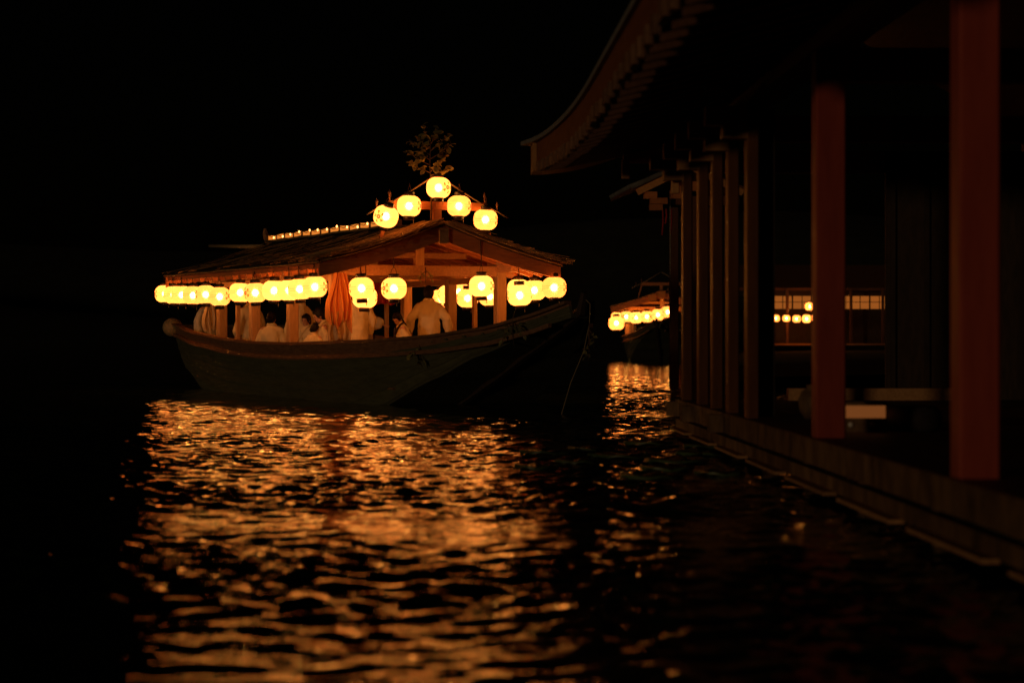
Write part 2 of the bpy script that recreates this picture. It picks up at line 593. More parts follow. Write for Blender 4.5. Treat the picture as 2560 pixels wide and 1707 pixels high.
def lantern(p, label, group, rz=0.0, cord=0.25, size=1.0, tilt=(0, 0), far=False):
    """p: centre of the glowing body in the world"""
    b = 0.21 * size
    root = empty('paper_lantern', (p[0], p[1], p[2] - b), 0, label, 'lantern', group)
    root.rotation_euler = (tilt[0] + random.uniform(-.05, .05), tilt[1] + random.uniform(-.05, .05), rz)
    root.scale = (size,) * 3
    c = Vector((0, 0, 0.21))
    sh = inst('paper_shade', LM['shade'], root, c)
    inst('bulb', LM['bulb'], sh)
    inst('bottom_ring', LM['ring'], root, c + Vector((0, 0, -LANTERN_H - 0.063)))
    inst('top_ring', LM['ring'], root, c + Vector((0, 0, LANTERN_H - 0.004)))
    if not far:
        inst('handle', LM['handle'], root, c + Vector((0, 0, LANTERN_H + 0.045)), (0, 0, PI / 2))
        if cord > 0.02:
            inst('cord', LM['cord'], root, c + Vector((0, 0, LANTERN_H + 0.155)), None, (1, 1, cord / size))
        inst('tassel', LM['tassel'], root, c + Vector((0.07, 0.03, -LANTERN_H - 0.02)))
    return root


# ------------------------------------------------------------------ the lantern boat
def interp(tab, y):
    if y <= tab[0][0]: return tab[0][1]
    for (a, va), (b, vb) in zip(tab, tab[1:]):
        if y <= b:
            t = (y - a) / (b - a)
            t = t * t * (3 - 2 * t) * 0.35 + t * 0.65
            return va + (vb - va) * t
    return tab[-1][1]


BEAM = [(-4.9, 0.16), (-4.4, 0.42), (-3.6, 0.78), (-2.4, 1.18), (-1, 1.48), (0.5, 1.62), (2.5, 1.68), (6, 1.66), (8.5, 1.55), (11.2, 1.28)]
SHEER = [(-4.9, 1.50), (-4.4, 1.33), (-3.6, 1.15), (-2.4, 1.03), (-1, 0.965), (0.5, 0.935), (2.5, 0.905), (4.5, 0.915), (6, 0.96), (8.5, 1.08), (11.2, 1.27)]
KEEL = [(-4.9, 1.36), (-3.2, 0.84), (-2.2, 0.50), (-0.6, 0.02), (0.6, -0.25), (4, -0.30), (7, -0.25), (9, -0.05), (11.2, 0.45)]
YS = [-4.9 + i * 16.1 / 60 for i in range(61)]


def hull_pt(y, s, t):
    """s = side (-1/+1), t = 0 keel chine .. 1 gunwale"""
    B, G, K = interp(BEAM, y), interp(SHEER, y), interp(KEEL, y)
    x = B * (0.80 + 0.20 * t ** 0.8)
    return (s * x, y, K + (G - K) * t)


EAVE_Z, APEX_Z, HALF_W, ROOF_L = 2.19, 2.82, 2.05, 8.85
SLOPE = (APEX_Z - EAVE_Z) / HALF_W


def roof_z(x):
    t = 1 - abs(x) / HALF_W
    return EAVE_Z + (APEX_Z - EAVE_Z) * (t - 0.07 * math.sin(PI * t))


def make_boat(loc, rz, label):
    root = empty('lantern_boat', loc, rz, label, 'boat', 'roofed lantern boats on the pond')
    # hull strakes, lapped: each one its own plank
    N = 5
    for s in (-1, 1):
        for k in range(N):
            t0, t1 = k / N - (0.012 if k else 0), (k + 1) / N
            off = 0.006 * (k % 2)
            outr, innr = [], []
            for t in (t0, (t0 + t1) / 2, t1):
                ro, ri = [], []
                for y in YS:
                    p = hull_pt(y, s, t)
                    lap = 0.011 * (t1 - t) / (t1 - t0)
                    ro.append((p[0] + s * (lap + off * 0.2), p[1], p[2]))
                    ri.append((p[0] - s * 0.035, p[1], p[2]))
                outr.append(ro); innr.append(ri)
            mb = MB()
            if s > 0:
                mb.slab(innr[::-1], outr[::-1])
            else:
                mb.slab(outr, innr)
            mb.build('hull_plank', M['gunwale'] if k == N - 1 else M['hull'], root)
        # gunwale rail
        top, bot = [], []
        for dx in (-0.035, 0.075):
            top.append([(s * (interp(BEAM, y) + dx), y, interp(SHEER, y) + 0.045) for y in YS])
            bot.append([(s * (interp(BEAM, y) + dx), y, interp(SHEER, y) + 0.002) for y in YS])
        MB().slab(top, bot).build('gunwale_rail', M['gunwale'], root)
        # rubbing strake
        top, bot = [], []
        for dx in (0.0, 0.05):
            top.append([(s * (interp(BEAM, y) * 0.985 + dx), y, interp(SHEER, y) - 0.17) for y in YS[1:]])
            bot.append([(s * (interp(BEAM, y) * 0.985 + dx), y, interp(SHEER, y) - 0.23) for y in YS[1:]])
        MB().slab(top, bot).build('rubbing_strake', M['gunwale'], root)
    # bottom
    mb = MB()
    tp = [[hull_pt(y, -1, 0) for y in YS], [hull_pt(y, 1, 0) for y in YS]]
    bt = [[(x, y, z - 0.05) for x, y, z in r] for r in tp]
    mb.slab(tp, bt)
    mb.build('hull_bottom', M['hull'], root)
    # transom and stem
    mb = MB()
    a = [hull_pt(11.2, -1, t) for t in (0, .5, 1)]
    b_ = [hull_pt(11.2, 1, t) for t in (0, .5, 1)]
    mb.slab([[(x, y - 0.05, z) for x, y, z in a], [(x, y - 0.05, z) for x, y, z in b_]], [a, b_])
    mb.build('transom', M['hull'], root)
    mb = MB()
    mb.tube([(0, -5.05, 1.66), (0, -4.95, 1.40), (0, -4.2, 1.13), (0, -3.2, 0.83), (0, -2.2, 0.49), (0, -0.6, 0.0), (0, 0.4, -0.22)], [0.05, 0.075, 0.085, 0.085, 0.085, 0.08, 0.05], 6, False)
    mb.build('stem_post', M['wall'], root)
    MB().ell((0, 0, 0), (0.20, 0.22, 0.19), 16, 10).build('stern_block', M['pale_wood'], root, (-1.30, 11.16, 1.22))
    MB().ell((0, 0, 0), (0.20, 0.22, 0.19), 16, 10).build('stern_block', M['pale_wood'], root, (1.30, 11.16, 1.22))
    # foredeck planks and deck planks
    for i in range(7):
        y0 = -4.55 + i * 0.36
        B = interp(BEAM, y0 + 0.17) - 0.045
        z = interp(SHEER, y0) - 0.05
        MB().box((0, y0 + 0.17, z), (2 * B, 0.345, 0.03)).build('foredeck_plank', M['hull'], root)
    me = MB().box((0, 0, 0), (0.31, 10.6, 0.035)).mesh('deck_plank', M['deck'])
    for i in range(8):
        inst('deck_plank', me, root, (-1.12 + i * 0.32, 4.2, 0.26))
    # benches down both sides
    for s in (-1, 1):
        MB().box((s * 1.08, 5.0, 0.60), (0.34, 6.6, 0.04)).build('bench_seat', M['deck'], root)
        lm = MB().box((0, 0, 0), (0.05, 0.06, 0.30)).mesh('bench_leg', M['deck'])
        for i in range(5):
            inst('bench_leg', lm, root, (s * 1.08, 1.95 + i * 1.53, 0.43))
    # posts
    pm = MB().cbox((0, 0, 0), (0.17, 0.17, 1.24), 0.015).mesh('post', M['post_wood'])
    for s in (-1, 1):
        for y in (1.0, 3.1, 5.2, 7.2):
            inst('post', pm, root, (s * 1.45, y, 1.48))
    tm = MB().cbox((0, 0, 0), (0.075, 0.075, 1.24), 0.008).mesh('slim_post', M['post_wood'])
    for s, y in ((1, 2.05), (1, 4.15), (-1, 6.2), (1, 6.2)):
        inst('slim_post', tm, root, (s * 1.45, y, 1.48))
    # plates, tie beams, king posts
    for s in (-1, 1):
        MB().box((s * 1.45, 4.25, 2.19), (0.15, 7.7, 0.18)).build('wall_plate', M['boat_wood'], root)
        MB().box((s * 1.45, 4.1, 1.99), (0.09, 6.0, 0.10)).build('window_head', M['boat_wood'], root)
    for y in (1.0, 3.1, 5.2, 7.2):
        MB().box((0, y, 2.115), (3.34, 0.15, 0.165)).build('tie_beam', M['boat_wood'], root)
        MB().cbox((0, y + 0.002, 2.43), (0.15, 0.13, 0.46), 0.01).build('king_post', M['post_wood'], root)
    MB().box((0, 4.4, 2.665), (0.13, 8.5, 0.13)).build('ridge_beam', M['boat_wood'], root)
    # the tall front collar beam stack
    MB().box((0, 1.0, 2.36), (1.65, 0.10, 0.09)).build('collar_beam', M['boat_wood'], root)
    # rafters
    ang = math.atan(SLOPE)
    Lr = 2.03 / math.cos(ang)
    rm = MB().box((0, 0, 0), (Lr, 0.075, 0.085)).mesh('rafter', M['red_wood'])
    ny = 22
    for i in range(ny):
        y = 0.22 + i * (ROOF_L - 0.44) / (ny - 1)
        for s in (-1, 1):
            inst('rafter', rm, root, (s * 1.03, y, (EAVE_Z + APEX_Z) / 2 - 0.125), (0, s * ang, 0))
    # eave boards
    for s in (-1, 1):
        MB().box((s * 2.02, ROOF_L / 2, 2.135), (0.035, ROOF_L - 0.1, 0.075)).build('eave_board', M['red_wood'], root)
        pol = MB().tube([(s * 2.09, -0.05 + i * (ROOF_L + 0.1) / 12, 2.20 + 0.006 * math.sin(i * 2.1)) for i in range(13)], 0.020, 7)
        pol.build('eave_pole', M['straw'], root)
    # sarking under the thatch
    for s in (-1, 1):
        xs = [0.0, 0.5, 1.0, 1.5, 2.05]
        tp = [[(s * x, y, roof_z(x) - 0.005) for y in (0.05, 3, 6, ROOF_L - 0.05)] for x in xs]
        bt = [[(s * x, y, roof_z(x) - 0.035) for y in (0.05, 3, 6, ROOF_L - 0.05)] for x in xs]
        mb = MB()
        mb.slab(tp if s < 0 else tp[::-1], bt if s < 0 else bt[::-1])
        mb.build('roof_boarding', M['red_wood'], root)
        xs = [0.0, 0.3, 0.7, 1.1, 1.5, 1.85, 2.10]
        ys = [-0.04 + i * (ROOF_L + 0.08) / 24 for i in range(25)]
        rnd = random.Random(3 + s)
        tp = [[(s * x, y, roof_z(x) + 0.055 + rnd.uniform(-0.012, 0.012)) for y in ys] for x in xs]
        bt = [[(s * x, y, roof_z(x) - 0.002) for y in ys] for x in xs]
        mb = MB()
        mb.slab(tp if s < 0 else tp[::-1], bt if s < 0 else bt[::-1])
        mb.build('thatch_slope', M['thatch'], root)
    # loose straw laid down the slopes, thicker at the front verge
    mb = MB()
    rnd = random.Random(5)
    for i in range(1900):
        s = -1 if rnd.random() < 0.62 else 1
        y = rnd.uniform(-0.08, ROOF_L + 0.05) if rnd.random() < 0.22 else abs(rnd.gauss(0, 0.45)) - 0.16
        x = rnd.uniform(0.02, 1.95)
        L_ = rnd.uniform(0.18, 0.55)
        near = y < 0.9
        dy = rnd.gauss(0, 0.17 if near else 0.10)
        x2 = min(x + L_, 2.2)
        h = 0.062 + rnd.random() * (0.055 if near else 0.025)
        w = rnd.uniform(0.007, 0.017) if near else rnd.uniform(0.004, 0.010)
        p = Vector((s * x, y, roof_z(x) + h))
        q = Vector((s * x2, y + dy, roof_z(x2) + h + rnd.uniform(-0.01, 0.02)))
        mb.bar(p, q, w, w)
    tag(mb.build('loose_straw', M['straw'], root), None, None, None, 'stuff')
    # bargeboards front and back, with a cap piece at the apex
    for y, nm in ((0.0, 0), (ROOF_L, 1)):
        for s in (-1, 1):
            xs = [0.0, 0.4, 0.8, 1.2, 1.6, 2.07]
            a = [(s * x, y - 0.03, roof_z(x) + 0.01 - 0.02 * (x / 2)) for x in xs]
            b_ = [(s * x, y - 0.03, roof_z(x) - 0.25 + 0.04 * (x / 2)) for x in xs]
            a2 = [(x, yy + 0.055, z) for x, yy, z in a]
            b2 = [(x, yy + 0.055, z) for x, yy, z in b_]
            mb = MB()
            if s > 0:
                mb.slab([b_, a], [b2, a2])
            else:
                mb.slab([a, b_], [a2, b2])
            mb.build('bargeboard', M['red_wood'], root)
            # thin second verge pole above it
            MB().tube([(s * x, y - 0.07, roof_z(x) + 0.03) for x in xs], 0.022, 6).build('verge_pole', M['straw'], root)
    MB().box((0, -0.045, 2.64), (0.15, 0.07, 0.24)).build('apex_board', M['boat_wood'], root)
    # ridge blocks tied over the ridge
    for s in (-1, 1):
        MB().tube([(s * 0.135, 1.9 + i * 0.56, 2.885 + 0.008 * math.sin(i * 1.7)) for i in range(13)], 0.022, 6).build('ridge_pole', M['straw'], root)
    # upturned finial at the back of the ridge and long pole
    MB().tube([(0, 8.6, 2.90), (0, 8.9, 2.94), (0, 9.05, 3.04), (0, 9.1, 3.16)], [0.10, 0.09, 0.06, 0.025], 6, False).build('ridge_finial', M['boat_wood'], root)
    MB().tube([(0.05, 8.3, 2.78), (0.03, 10.5, 2.86), (0, 12.9, 2.96)], [0.045, 0.042, 0.036], 8).build('ridge_tail_pole', M['pale_wood'], root)
    # frame on the ridge that carries the top lanterns
    MB().box((0, 0.24, 3.13), (1.62, 0.09, 0.125)).build('lantern_yoke', M['red_wood'], root)
    MB().box((0, 0.24, 2.97), (0.12, 0.12, 0.21)).build('yoke_foot', M['red_wood'], root)
    MB().bar((-0.95, 0.26, 2.58), (-0.80, 0.26, 3.13), 0.05, 0.05).build('yoke_strut', M['red_wood'], root)
    MB().bar((0.95, 0.26, 2.58), (0.80, 0.26, 3.13), 0.05, 0.05).build('yoke_strut', M['red_wood'], root)
    for s in (-1, 1):
        MB().tube([(s * 0.02, 0.24, 3.62), (s * 0.45, 0.22, 3.36), (s * 0.80, 0.2, 3.16), (s * 1.02, 0.19, 3.07), (s * 1.22, 0.16, 2.96)], 0.013, 6).build('yoke_rope', M['rope'], root)
        for k, (x, z) in enumerate(((0.82, 3.28), (1.04, 3.14))):
            MB().lathe([(0.010, -0.08), (0.016, 0.0), (0.026, 0.02), (0.018, 0.05), (0.004, 0.09)], 8).build('rope_knob', M['gunwale'], root, (s * x, 0.2, z))
    return root


BOAT_RZ = math.atan2(0.415, 0.91)
BOAT = make_boat((-1.104, 33.85, 0), BOAT_RZ, 'large roofed wooden boat hung with lanterns, with a leafy branch on its roof')
BM = Matrix.Translation((-1.104, 33.85, 0)) @ Matrix.Rotation(BOAT_RZ, 4, 'Z')


def bw(x, y, z, m=BM):
    return m @ Vector((x, y, z))


ORD = ['first', 'second', 'third', 'fourth', 'fifth', 'sixth', 'seventh', 'eighth', 'ninth', 'tenth', 'eleventh', 'twelfth']
G1 = 'paper lanterns hung round the large boat'
LEFT = [(9.03, 1.86), (8.41, 1.83), (7.87, 1.82), (7.13, 1.80), (6.28, 1.80), (5.41, 1.75), (4.22, 1.80), (3.31, 1.78), (2.35, 1.80), (1.55, 1.79), (0.99, 1.80), (0.28, 1.82)]
ROT = [20, 0, 2, -3, 18, -22, 0, 36, -26, 0, 2, -16]
for i, (y, z) in enumerate(LEFT):
    lantern(bw(-2.03, y, z), 'round cream paper lantern, %s from the stern in the long row under the eave' % ORD[i], G1,
            R(ROT[i]), max(2.10 - z - 0.32, 0.03) + 0.02, 1.0)
FRONT = [(-1.35, 0.02, 1.80, 9, 'lantern under the gable beside the orange cloth, the upper of two overlapping ones', .03),
         (-1.04, 0.75, 1.67, 0, 'lantern peeping out below another one beside the orange cloth', .22),
         (-0.83, -0.02, 1.80, 40, 'lantern with its flower crest on the stern side, hung alone under the gable', .34),
         (0.66, -0.05, 1.85, -18, 'lantern hung on a long cord in front of the slim post', .40),
         (1.36, 0.0, 1.71, 0, 'lowest lantern beside the front corner post, crests on both sides', .16),
         (1.98, 0.02, 1.84, -15, 'lantern at the bow-side corner of the roof, nearest the dark pavilion', .04)]
for x, y, z, r, lb, cd in FRONT:
    lantern(bw(x, y, z), 'cream paper ' + lb, G1, R(r), cd, 1.03)
RIGHT = [(0.78, 1.81), (1.42, 1.84), (2.6, 1.74), (3.6, 1.72), (3.98, 1.84), (4.48, 1.80), (4.8, 1.73)]
for i, (y, z) in enumerate(RIGHT):
    lantern(bw(1.98, y, z), 'paper lantern on the far eave, %s behind the bow-side corner lantern' % ORD[i], G1,
            R(-12 + 4 * i), max(2.10 - z - 0.32, 0.03) + 0.02, 1.0)
TOP = [(-0.99, 0.06, 2.94, 55, 'tilted lantern above the thatch at the stern end of the roof frame', (0.30, 0.0)),
       (-0.52, 0.14, 3.11, -14, 'lantern on the roof frame just above the tilted one', (0, 0)),
       (-0.03, 0.10, 3.41, -38, 'topmost lantern, right below the leafy branch', (0, 0)),
       (0.34, 0.14, 3.13, -12, 'lantern on the roof frame, bow side of the topmost one', (0, 0)),
       (0.78, 0.10, 2.92, -8, 'lowest lantern on the bow side of the roof frame', (0.05, 0.05))]
for x, y, z, r, lb, tl in TOP:
    lantern(bw(x, y, z), 'cream paper ' + lb, G1, R(r), 0.05, 1.0, tl)

# row of small paper box lamps and bulbs along the ridge
sl = empty('string_lights', bw(0, 5.2, 3.015), BOAT_RZ, 'row of small glowing boxes and bulbs along the thatched ridge of the large boat', 'string lights')
lbm = MB().cbox((0, 0, 0), (0.18, 0.455, 0.085), 0.025).mesh('lamp_box', M['box_paper'])
lfm = MB()
for ex in (-0.236, 0.236):
    lfm.box((0, ex, 0), (0.195, 0.02, 0.095))
lfm.box((0, 0, -0.057), (0.22, 0.47, 0.03))
lfm = lfm.mesh('box_frame', M['dark_wood'])
for i in range(13):
    bx_ = inst('lamp_box', lbm, sl, (0, -2.95 + i * 0.51, -0.065 + random.uniform(-.008, .008)), (random.uniform(-.05, .05), 0, random.uniform(-.05, .05)))
    inst('box_frame', lfm, bx_)
pts = []
for i in range(27):
    pts.append((-0.118, -3.2 + i * 0.25, -0.04 + 0.02 * math.cos(i * PI)))
MB().tube(pts, 0.006, 5).build('wire', M['cord'], sl)
bmesh_ = MB().ell((0, 0, 0), (0.016, 0.016, 0.022), 8, 6).mesh('bulb', M['tiny_bulb'])
for i in range(13):
    inst('bulb', bmesh_, sl, (-0.125, -3.2 + 0.02 + i * 0.51 + random.uniform(-.06, .06), -0.045 + random.uniform(-.03, .03)))


# ------------------------------------------------------------------ leafy sprigs
def leaf_mesh(L=0.09, w=0.034):
    mb = MB()
    g = []
    for i in range(5):
        t = i / 4
        ww = w * math.sin(PI * (0.06 + 0.9 * t)) ** 0.8
        z = -0.25 * L * t * t
        g.append([(L * t, -ww, z + 0.25 * ww), (L * t, 0, z), (L * t, ww, z + 0.25 * ww)])
    mb.sheet(g)
    return mb.mesh('leaf', M['leaf'])


LEAF = leaf_mesh()


def sprig(name, base, stems, label, cat, group=None, seed=1, nleaf=9, size=1.0, stem_r=0.011):
    """stems: list of point lists (relative to base); leaves sit along the outer two thirds"""
    rnd = random.Random(seed)
    root = empty(name, base, 0, label, cat, group)
    for k, st in enumerate(stems):
        st = [Vector(p) for p in st]
        r = stem_r * (1.0 if k == 0 else 0.55)
        MB().tube(st, [r * (1 - 0.6 * i / (len(st) - 1)) for i in range(len(st))], 6).build('stem' if k == 0 else 'twig', M['twig'], root)
        if k == 0 and len(stems) > 1:
            continue
        for i in range(nleaf):
            t = (0.25 + 0.75 * (i + rnd.random()) / nleaf) * (len(st) - 1)
            a = min(int(t), len(st) - 2)
            p = st[a].lerp(st[a + 1], t - a)
            d = (st[a + 1] - st[a]).normalized()
            dirn = (d * rnd.uniform(0.2, 1.0) + Vector((rnd.gauss(0, 1), rnd.gauss(0, 1), rnd.gauss(0, .6))).normalized() * 1.0).normalized()
            q = dirn.to_track_quat('X', 'Z')
            q = q @ Quaternion((1, 0, 0), rnd.uniform(-1, 1))
            s = size * rnd.uniform(0.7, 1.25)
            inst('leaf', LEAF, root, p, q.to_euler(), (s, s, s))
    return root


rnd = random.Random(21)
stems = [[(0, 0, 0), (0.005, 0, 0.5), (-0.02, 0.01, 0.9), (-0.01, 0, 1.2), (-0.03, 0.02, 1.47)]]
for zz, dx, dz in ((0.56, 0.30, 0.10), (0.60, -0.34, 0.16), (0.66, 0.26, 0.26), (0.72, -0.40, 0.22), (0.82, 0.33, 0.24), (0.88, -0.36, 0.26), (0.95, 0.28, 0.28),
                   (0.98, -0.22, 0.20), (1.05, 0.12, 0.26), (1.08, -0.14, 0.26), (0.62, 0.12, 0.12), (0.80, -0.2, 0.12)):
    y = rnd.uniform(-0.22, 0.22)
    zz += 0.17
    stems.append([(-0.01, 0, zz), (dx * 0.5, y * 0.5, zz + dz * 0.42), (dx, y, zz + dz)])
sprig('leafy_branch', bw(-0.12, 0.18, 2.88), stems, 'leafy evergreen branch standing on the roof of the large boat', 'branch', None, 4, 14, 1.12, 0.018)

G2 = 'small leaf sprigs tied to the large boat'
sprig('leaf_sprig', bw(0.06, 0.86, 2.16), [[(0, 0, 0), (0.01, -0.06, -0.05), (0, -0.08, -0.16), (0.01, -0.07, -0.28)], [(0, -0.05, -0.04), (0.07, -0.08, -0.1), (0.10, -0.08, -0.2)], [(0, -0.05, -0.06), (-0.07, -0.08, -0.12), (-0.09, -0.08, -0.22)]],
      'dark leaf sprig hanging from the front tie beam under the gable', 'leaf sprig', G2, 8, 8, 0.8)
def hull_out(y, t):
    p = hull_pt(y, -1, t)
    return (p[0] - 0.045, p[1], p[2])
hx = hull_out(-2.05, 0.55)
sprig('leaf_sprig', bw(*hx), [[(0.05, 0.0, 0.30), (-0.02, -0.01, 0.18), (-0.03, -0.03, 0.05), (0, -0.02, -0.12)], [(-0.02, 0, 0.16), (0.06, -0.06, 0.12), (0.13, -0.09, 0.14)], [(-0.02, -0.01, 0.1), (-0.10, -0.03, 0.06), (-0.15, -0.03, 0.0)], [(0, 0, 0), (0.02, -0.05, -0.06), (-0.03, -0.06, -0.14)]],
      'sprig of pale leaves hanging against the dark hull', 'leaf sprig', G2, 9, 5, 1.0)
hx = hull_out(-4.05, 0.8)
sprig('leaf_sprig', bw(*hx), [[(0.03, 0, 0.22), (-0.02, -0.03, 0.08), (-0.03, -0.04, -0.12), (0, -0.03, -0.30)], [(-0.02, -0.02, 0.05), (-0.12, -0.02, -0.08), (-0.18, -0.02, -0.28)], [(-0.02, -0.02, 0.0), (0.10, -0.08, -0.05), (0.16, -0.12, -0.16)]],
      'drooping leaf sprig under the raised bow', 'leaf sprig', G2, 12, 8, 0.85)

# bow rope with a sprig
tipw = bw(0, -5.0, 1.60)
ropep = [tipw, tipw + Vector((0.10, -0.1, -0.10)), Vector((1.06, 29.2, 1.22)), Vector((0.98, 29.15, 0.85)), Vector((0.80, 29.1, 0.42)), Vector((0.66, 29.0, -0.05))]
tag(MB().tube(ropep, 0.008, 6).build('mooring_rope', M['rope']), 'thin rope slanting from the bow down to the water', 'rope')
sprig('leaf_sprig', Vector((1.06, 29.17, 1.24)), [[(0, 0, 0), (-0.01, -0.02, -0.15), (0.0, -0.02, -0.32), (-0.02, -0.02, -0.5)], [(0, -0.02, -0.1), (0.05, -0.03, -0.18), (0.06, -0.03, -0.34)], [(0, -0.02, -0.25), (-0.06, -0.03, -0.36), (-0.05, -0.03, -0.48)]],
      'leaf sprig dangling on the bow rope over the water', 'leaf sprig', G2, 15, 7, 0.8)


# ------------------------------------------------------------------ people
def remesh(o, vox, smooth=4):
    m = o.modifiers.new('union', 'REMESH')
    m.mode = 'VOXEL'
    m.voxel_size = vox
    m.use_smooth_shade = True
    s = o.modifiers.new('soften', 'SMOOTH')
    s.factor = 0.5
    s.iterations = smooth


FOLD = bpy.data.textures.new('folds', 'CLOUDS')
FOLD.noise_scale = 0.16


def person(loc, rz, label, pose='stand', h=1.62, robe='robe', arms=None, turn=0.0, nod=0.0, lean=0.0, bun=False, seat=0.35, collar='robe', long_hair=False):
    """faces local +y; loc is where the feet stand"""
    k = h / 1.62
    V = Vector
    hipz = 0.86 * k if pose == 'stand' else seat + 0.11
    dz = hipz - 0.86 * k
    hip = V((0, 0 if pose == 'stand' else -0.30, hipz))
    Lr = Matrix.Rotation(-lean, 3, 'X')

    def T(x, y, z):                          # torso space, relative to the hips
        return hip + Lr @ V((x * k, y * k, (z - 0.86) * k))
    chest, neck = T(0, -0.01, 1.18), T(0, -0.005, 1.36)
    hd0 = T(0, 0.02, 1.50)
    Hm = Matrix.Rotation(turn, 3, 'Z') @ Matrix.Rotation(-nod - lean * 0.5, 3, 'X')

    def Hh(x, y, z):
        return hd0 + Hm @ V((x * k, y * k, z * k))
    b = MB()
    b.ell(T(0, 0, 0.93), (0.155 * k, 0.105 * k, 0.13 * k))
    b.ell(chest, (0.165 * k, 0.11 * k, 0.20 * k))
    b.cone(T(0, 0, 0.95), T(0, 0, 1.2), 0.12 * k, 0.125 * k)
    b.cone(T(-0.14, 0, 1.30), T(0.14, 0, 1.30), 0.055 * k, 0.055 * k)
    b.cone(neck, Hh(0, -0.015, -0.06), 0.052 * k, 0.048 * k)
    # head: skull, jaw, nose, ears, lips, brow
    b.ell(Hh(0, -0.008, 0.015), (0.075 * k, 0.093 * k, 0.105 * k), 16, 12, Hm)
    b.ell(Hh(0, 0.030, -0.055), (0.054 * k, 0.055 * k, 0.058 * k), 12, 9, Hm)
    b.cone(Hh(0, 0.080, 0.012), Hh(0, 0.098, -0.022), 0.009 * k, 0.015 * k, 8)
    b.cone(Hh(-0.018, 0.078, -0.058), Hh(0.018, 0.078, -0.058), 0.011 * k, 0.011 * k, 8)
    b.cone(Hh(-0.04, 0.075, 0.035), Hh(0.04, 0.075, 0.035), 0.012 * k, 0.012 * k, 8)
    for s in (-1, 1):
        b.ell(Hh(s * 0.078, -0.005, -0.01), (0.011 * k, 0.022 * k, 0.032 * k), 8, 7, Hm)
    legs, sleeves = [], []
    for s in (-1, 1):
        hj = hip + V((s * 0.085 * k, 0, -0.02))
        if pose == 'stand':
            kn, an = V((s * 0.095 * k, 0.02, 0.46 * k)), V((s * 0.10 * k, -0.02, 0.08 * k))
        else:
            kn = hip + V((s * 0.11 * k, 0.42 * k, 0.0))
            an = V((s * 0.11 * k, kn.y - 0.03, 0.07))
        b.cone(hj, kn, 0.080 * k, 0.056 * k)
        b.cone(kn, an, 0.056 * k, 0.036 * k)
        b.ell(an + V((0, 0.06, -0.035)), (0.042 * k, 0.12 * k, 0.034))
        legs.append((hj, kn, an))
        sh = T(s * 0.175, 0, 1.30)
        if arms and arms.get(s):
            el, wr = arms[s]
            el, wr = T(*el), T(*wr)
        else:
            el, wr = T(s * 0.26, -0.03, 1.05), T(s * 0.27, 0.05, 0.83)
            if pose != 'stand':
                el, wr = T(s * 0.25, 0.0, 1.05), hip + V((s * 0.14 * k, 0.26 * k, 0.14 * k))
        b.cone(sh, el, 0.047 * k, 0.038 * k)
        b.cone(el, wr, 0.038 * k, 0.026 * k)
        d = (wr - el).normalized()
        side = d.cross(V((0, 1, 0.2)))
        side = side.normalized() if side.length > 1e-3 else V((1, 0, 0))
        nrm = side.cross(d)
        palm = wr + d * 0.050 * k
        q = d.to_track_quat('Z', 'Y').to_matrix()
        b.ell(palm, (0.036 * k, 0.018 * k, 0.048 * k), 10, 7, q)
        for j in range(4):
            o = (j - 1.5) * 0.0195 * k
            fl = (0.058, 0.068, 0.064, 0.050)[j] * k
            p0 = palm + side * o + d * 0.035 * k
            p1 = p0 + d * fl * 0.55 + nrm * 0.008 * k
            p2 = p1 + (d * 0.7 + nrm * 0.7).normalized() * fl * 0.5
            b.cone(p0, p1, 0.0095 * k, 0.009 * k, 6)
            b.cone(p1, p2, 0.009 * k, 0.0075 * k, 6)
        t0 = palm - d * 0.02 * k - side * 0.030 * k * s
        b.cone(t0, t0 - side * 0.032 * k * s + d * 0.035 * k + nrm * 0.01 * k, 0.012 * k, 0.009 * k, 6)
        sleeves.append((s, sh, el, wr))
    body = b.build('person', M['skin'], None, loc)
    body.rotation_euler = (0, 0, rz)
    remesh(body, 0.0105, 3)
    tag(body, label, 'person', 'people aboard the large boat')
    # robe
    r = MB()
    r.ell(T(0, -0.005, 1.17), (0.200 * k, 0.145 * k, 0.215 * k), 18, 12)
    r.ell(T(0, -0.012, 0.98), (0.195 * k, 0.150 * k, 0.22 * k), 18, 12)
    r.cone(T(-0.10, -0.01, 1.305), T(0.10, -0.01, 1.305), 0.072 * k, 0.072 * k, 14)
    r.cone(T(0, -0.012, 1.30), T(0, -0.012, 1.385), 0.085 * k, 0.070 * k, 14)
    if pose == 'stand':
        r.cone(hip + V((0, 0, 0.05)), V((0, 0, 0.26 * k)), 0.185 * k, 0.215 * k, 18)
    else:
        for hj, kn, an in legs:
            r.cone(hj, kn, 0.125 * k, 0.115 * k, 14)
            r.cone(kn, an + V((0, 0, 0.10)), 0.105 * k, 0.095 * k, 14)
        r.cone(legs[0][1], legs[1][1], 0.10 * k, 0.10 * k)
    for s, sh, el, wr in sleeves:
        r.cone(sh + V((-s * 0.015 * k, 0, -0.035 * k)), el, 0.074 * k, 0.082 * k, 12)
        r.cone(el, el.lerp(wr, 0.78), 0.080 * k, 0.088 * k, 12)
        drop = el.lerp(wr, 0.55) + V((s * 0.005, -0.02, -0.13 * k))
        r.cone(el + V((0, -0.01, -0.04 * k)), drop, 0.058 * k, 0.045 * k, 10)
        r.cone(drop, el.lerp(wr, 0.80) + V((0, 0, -0.07 * k)), 0.045 * k, 0.05 * k, 10)
    ro = r.build('robe', M[robe], body)
    remesh(ro, 0.017, 2)
    dm = ro.modifiers.new('folds', 'DISPLACE')
    dm.texture = FOLD
    dm.strength = 0.045
    dm.mid_level = 0.5
    # collar: a band round the neck that crosses on the chest
    c = MB()
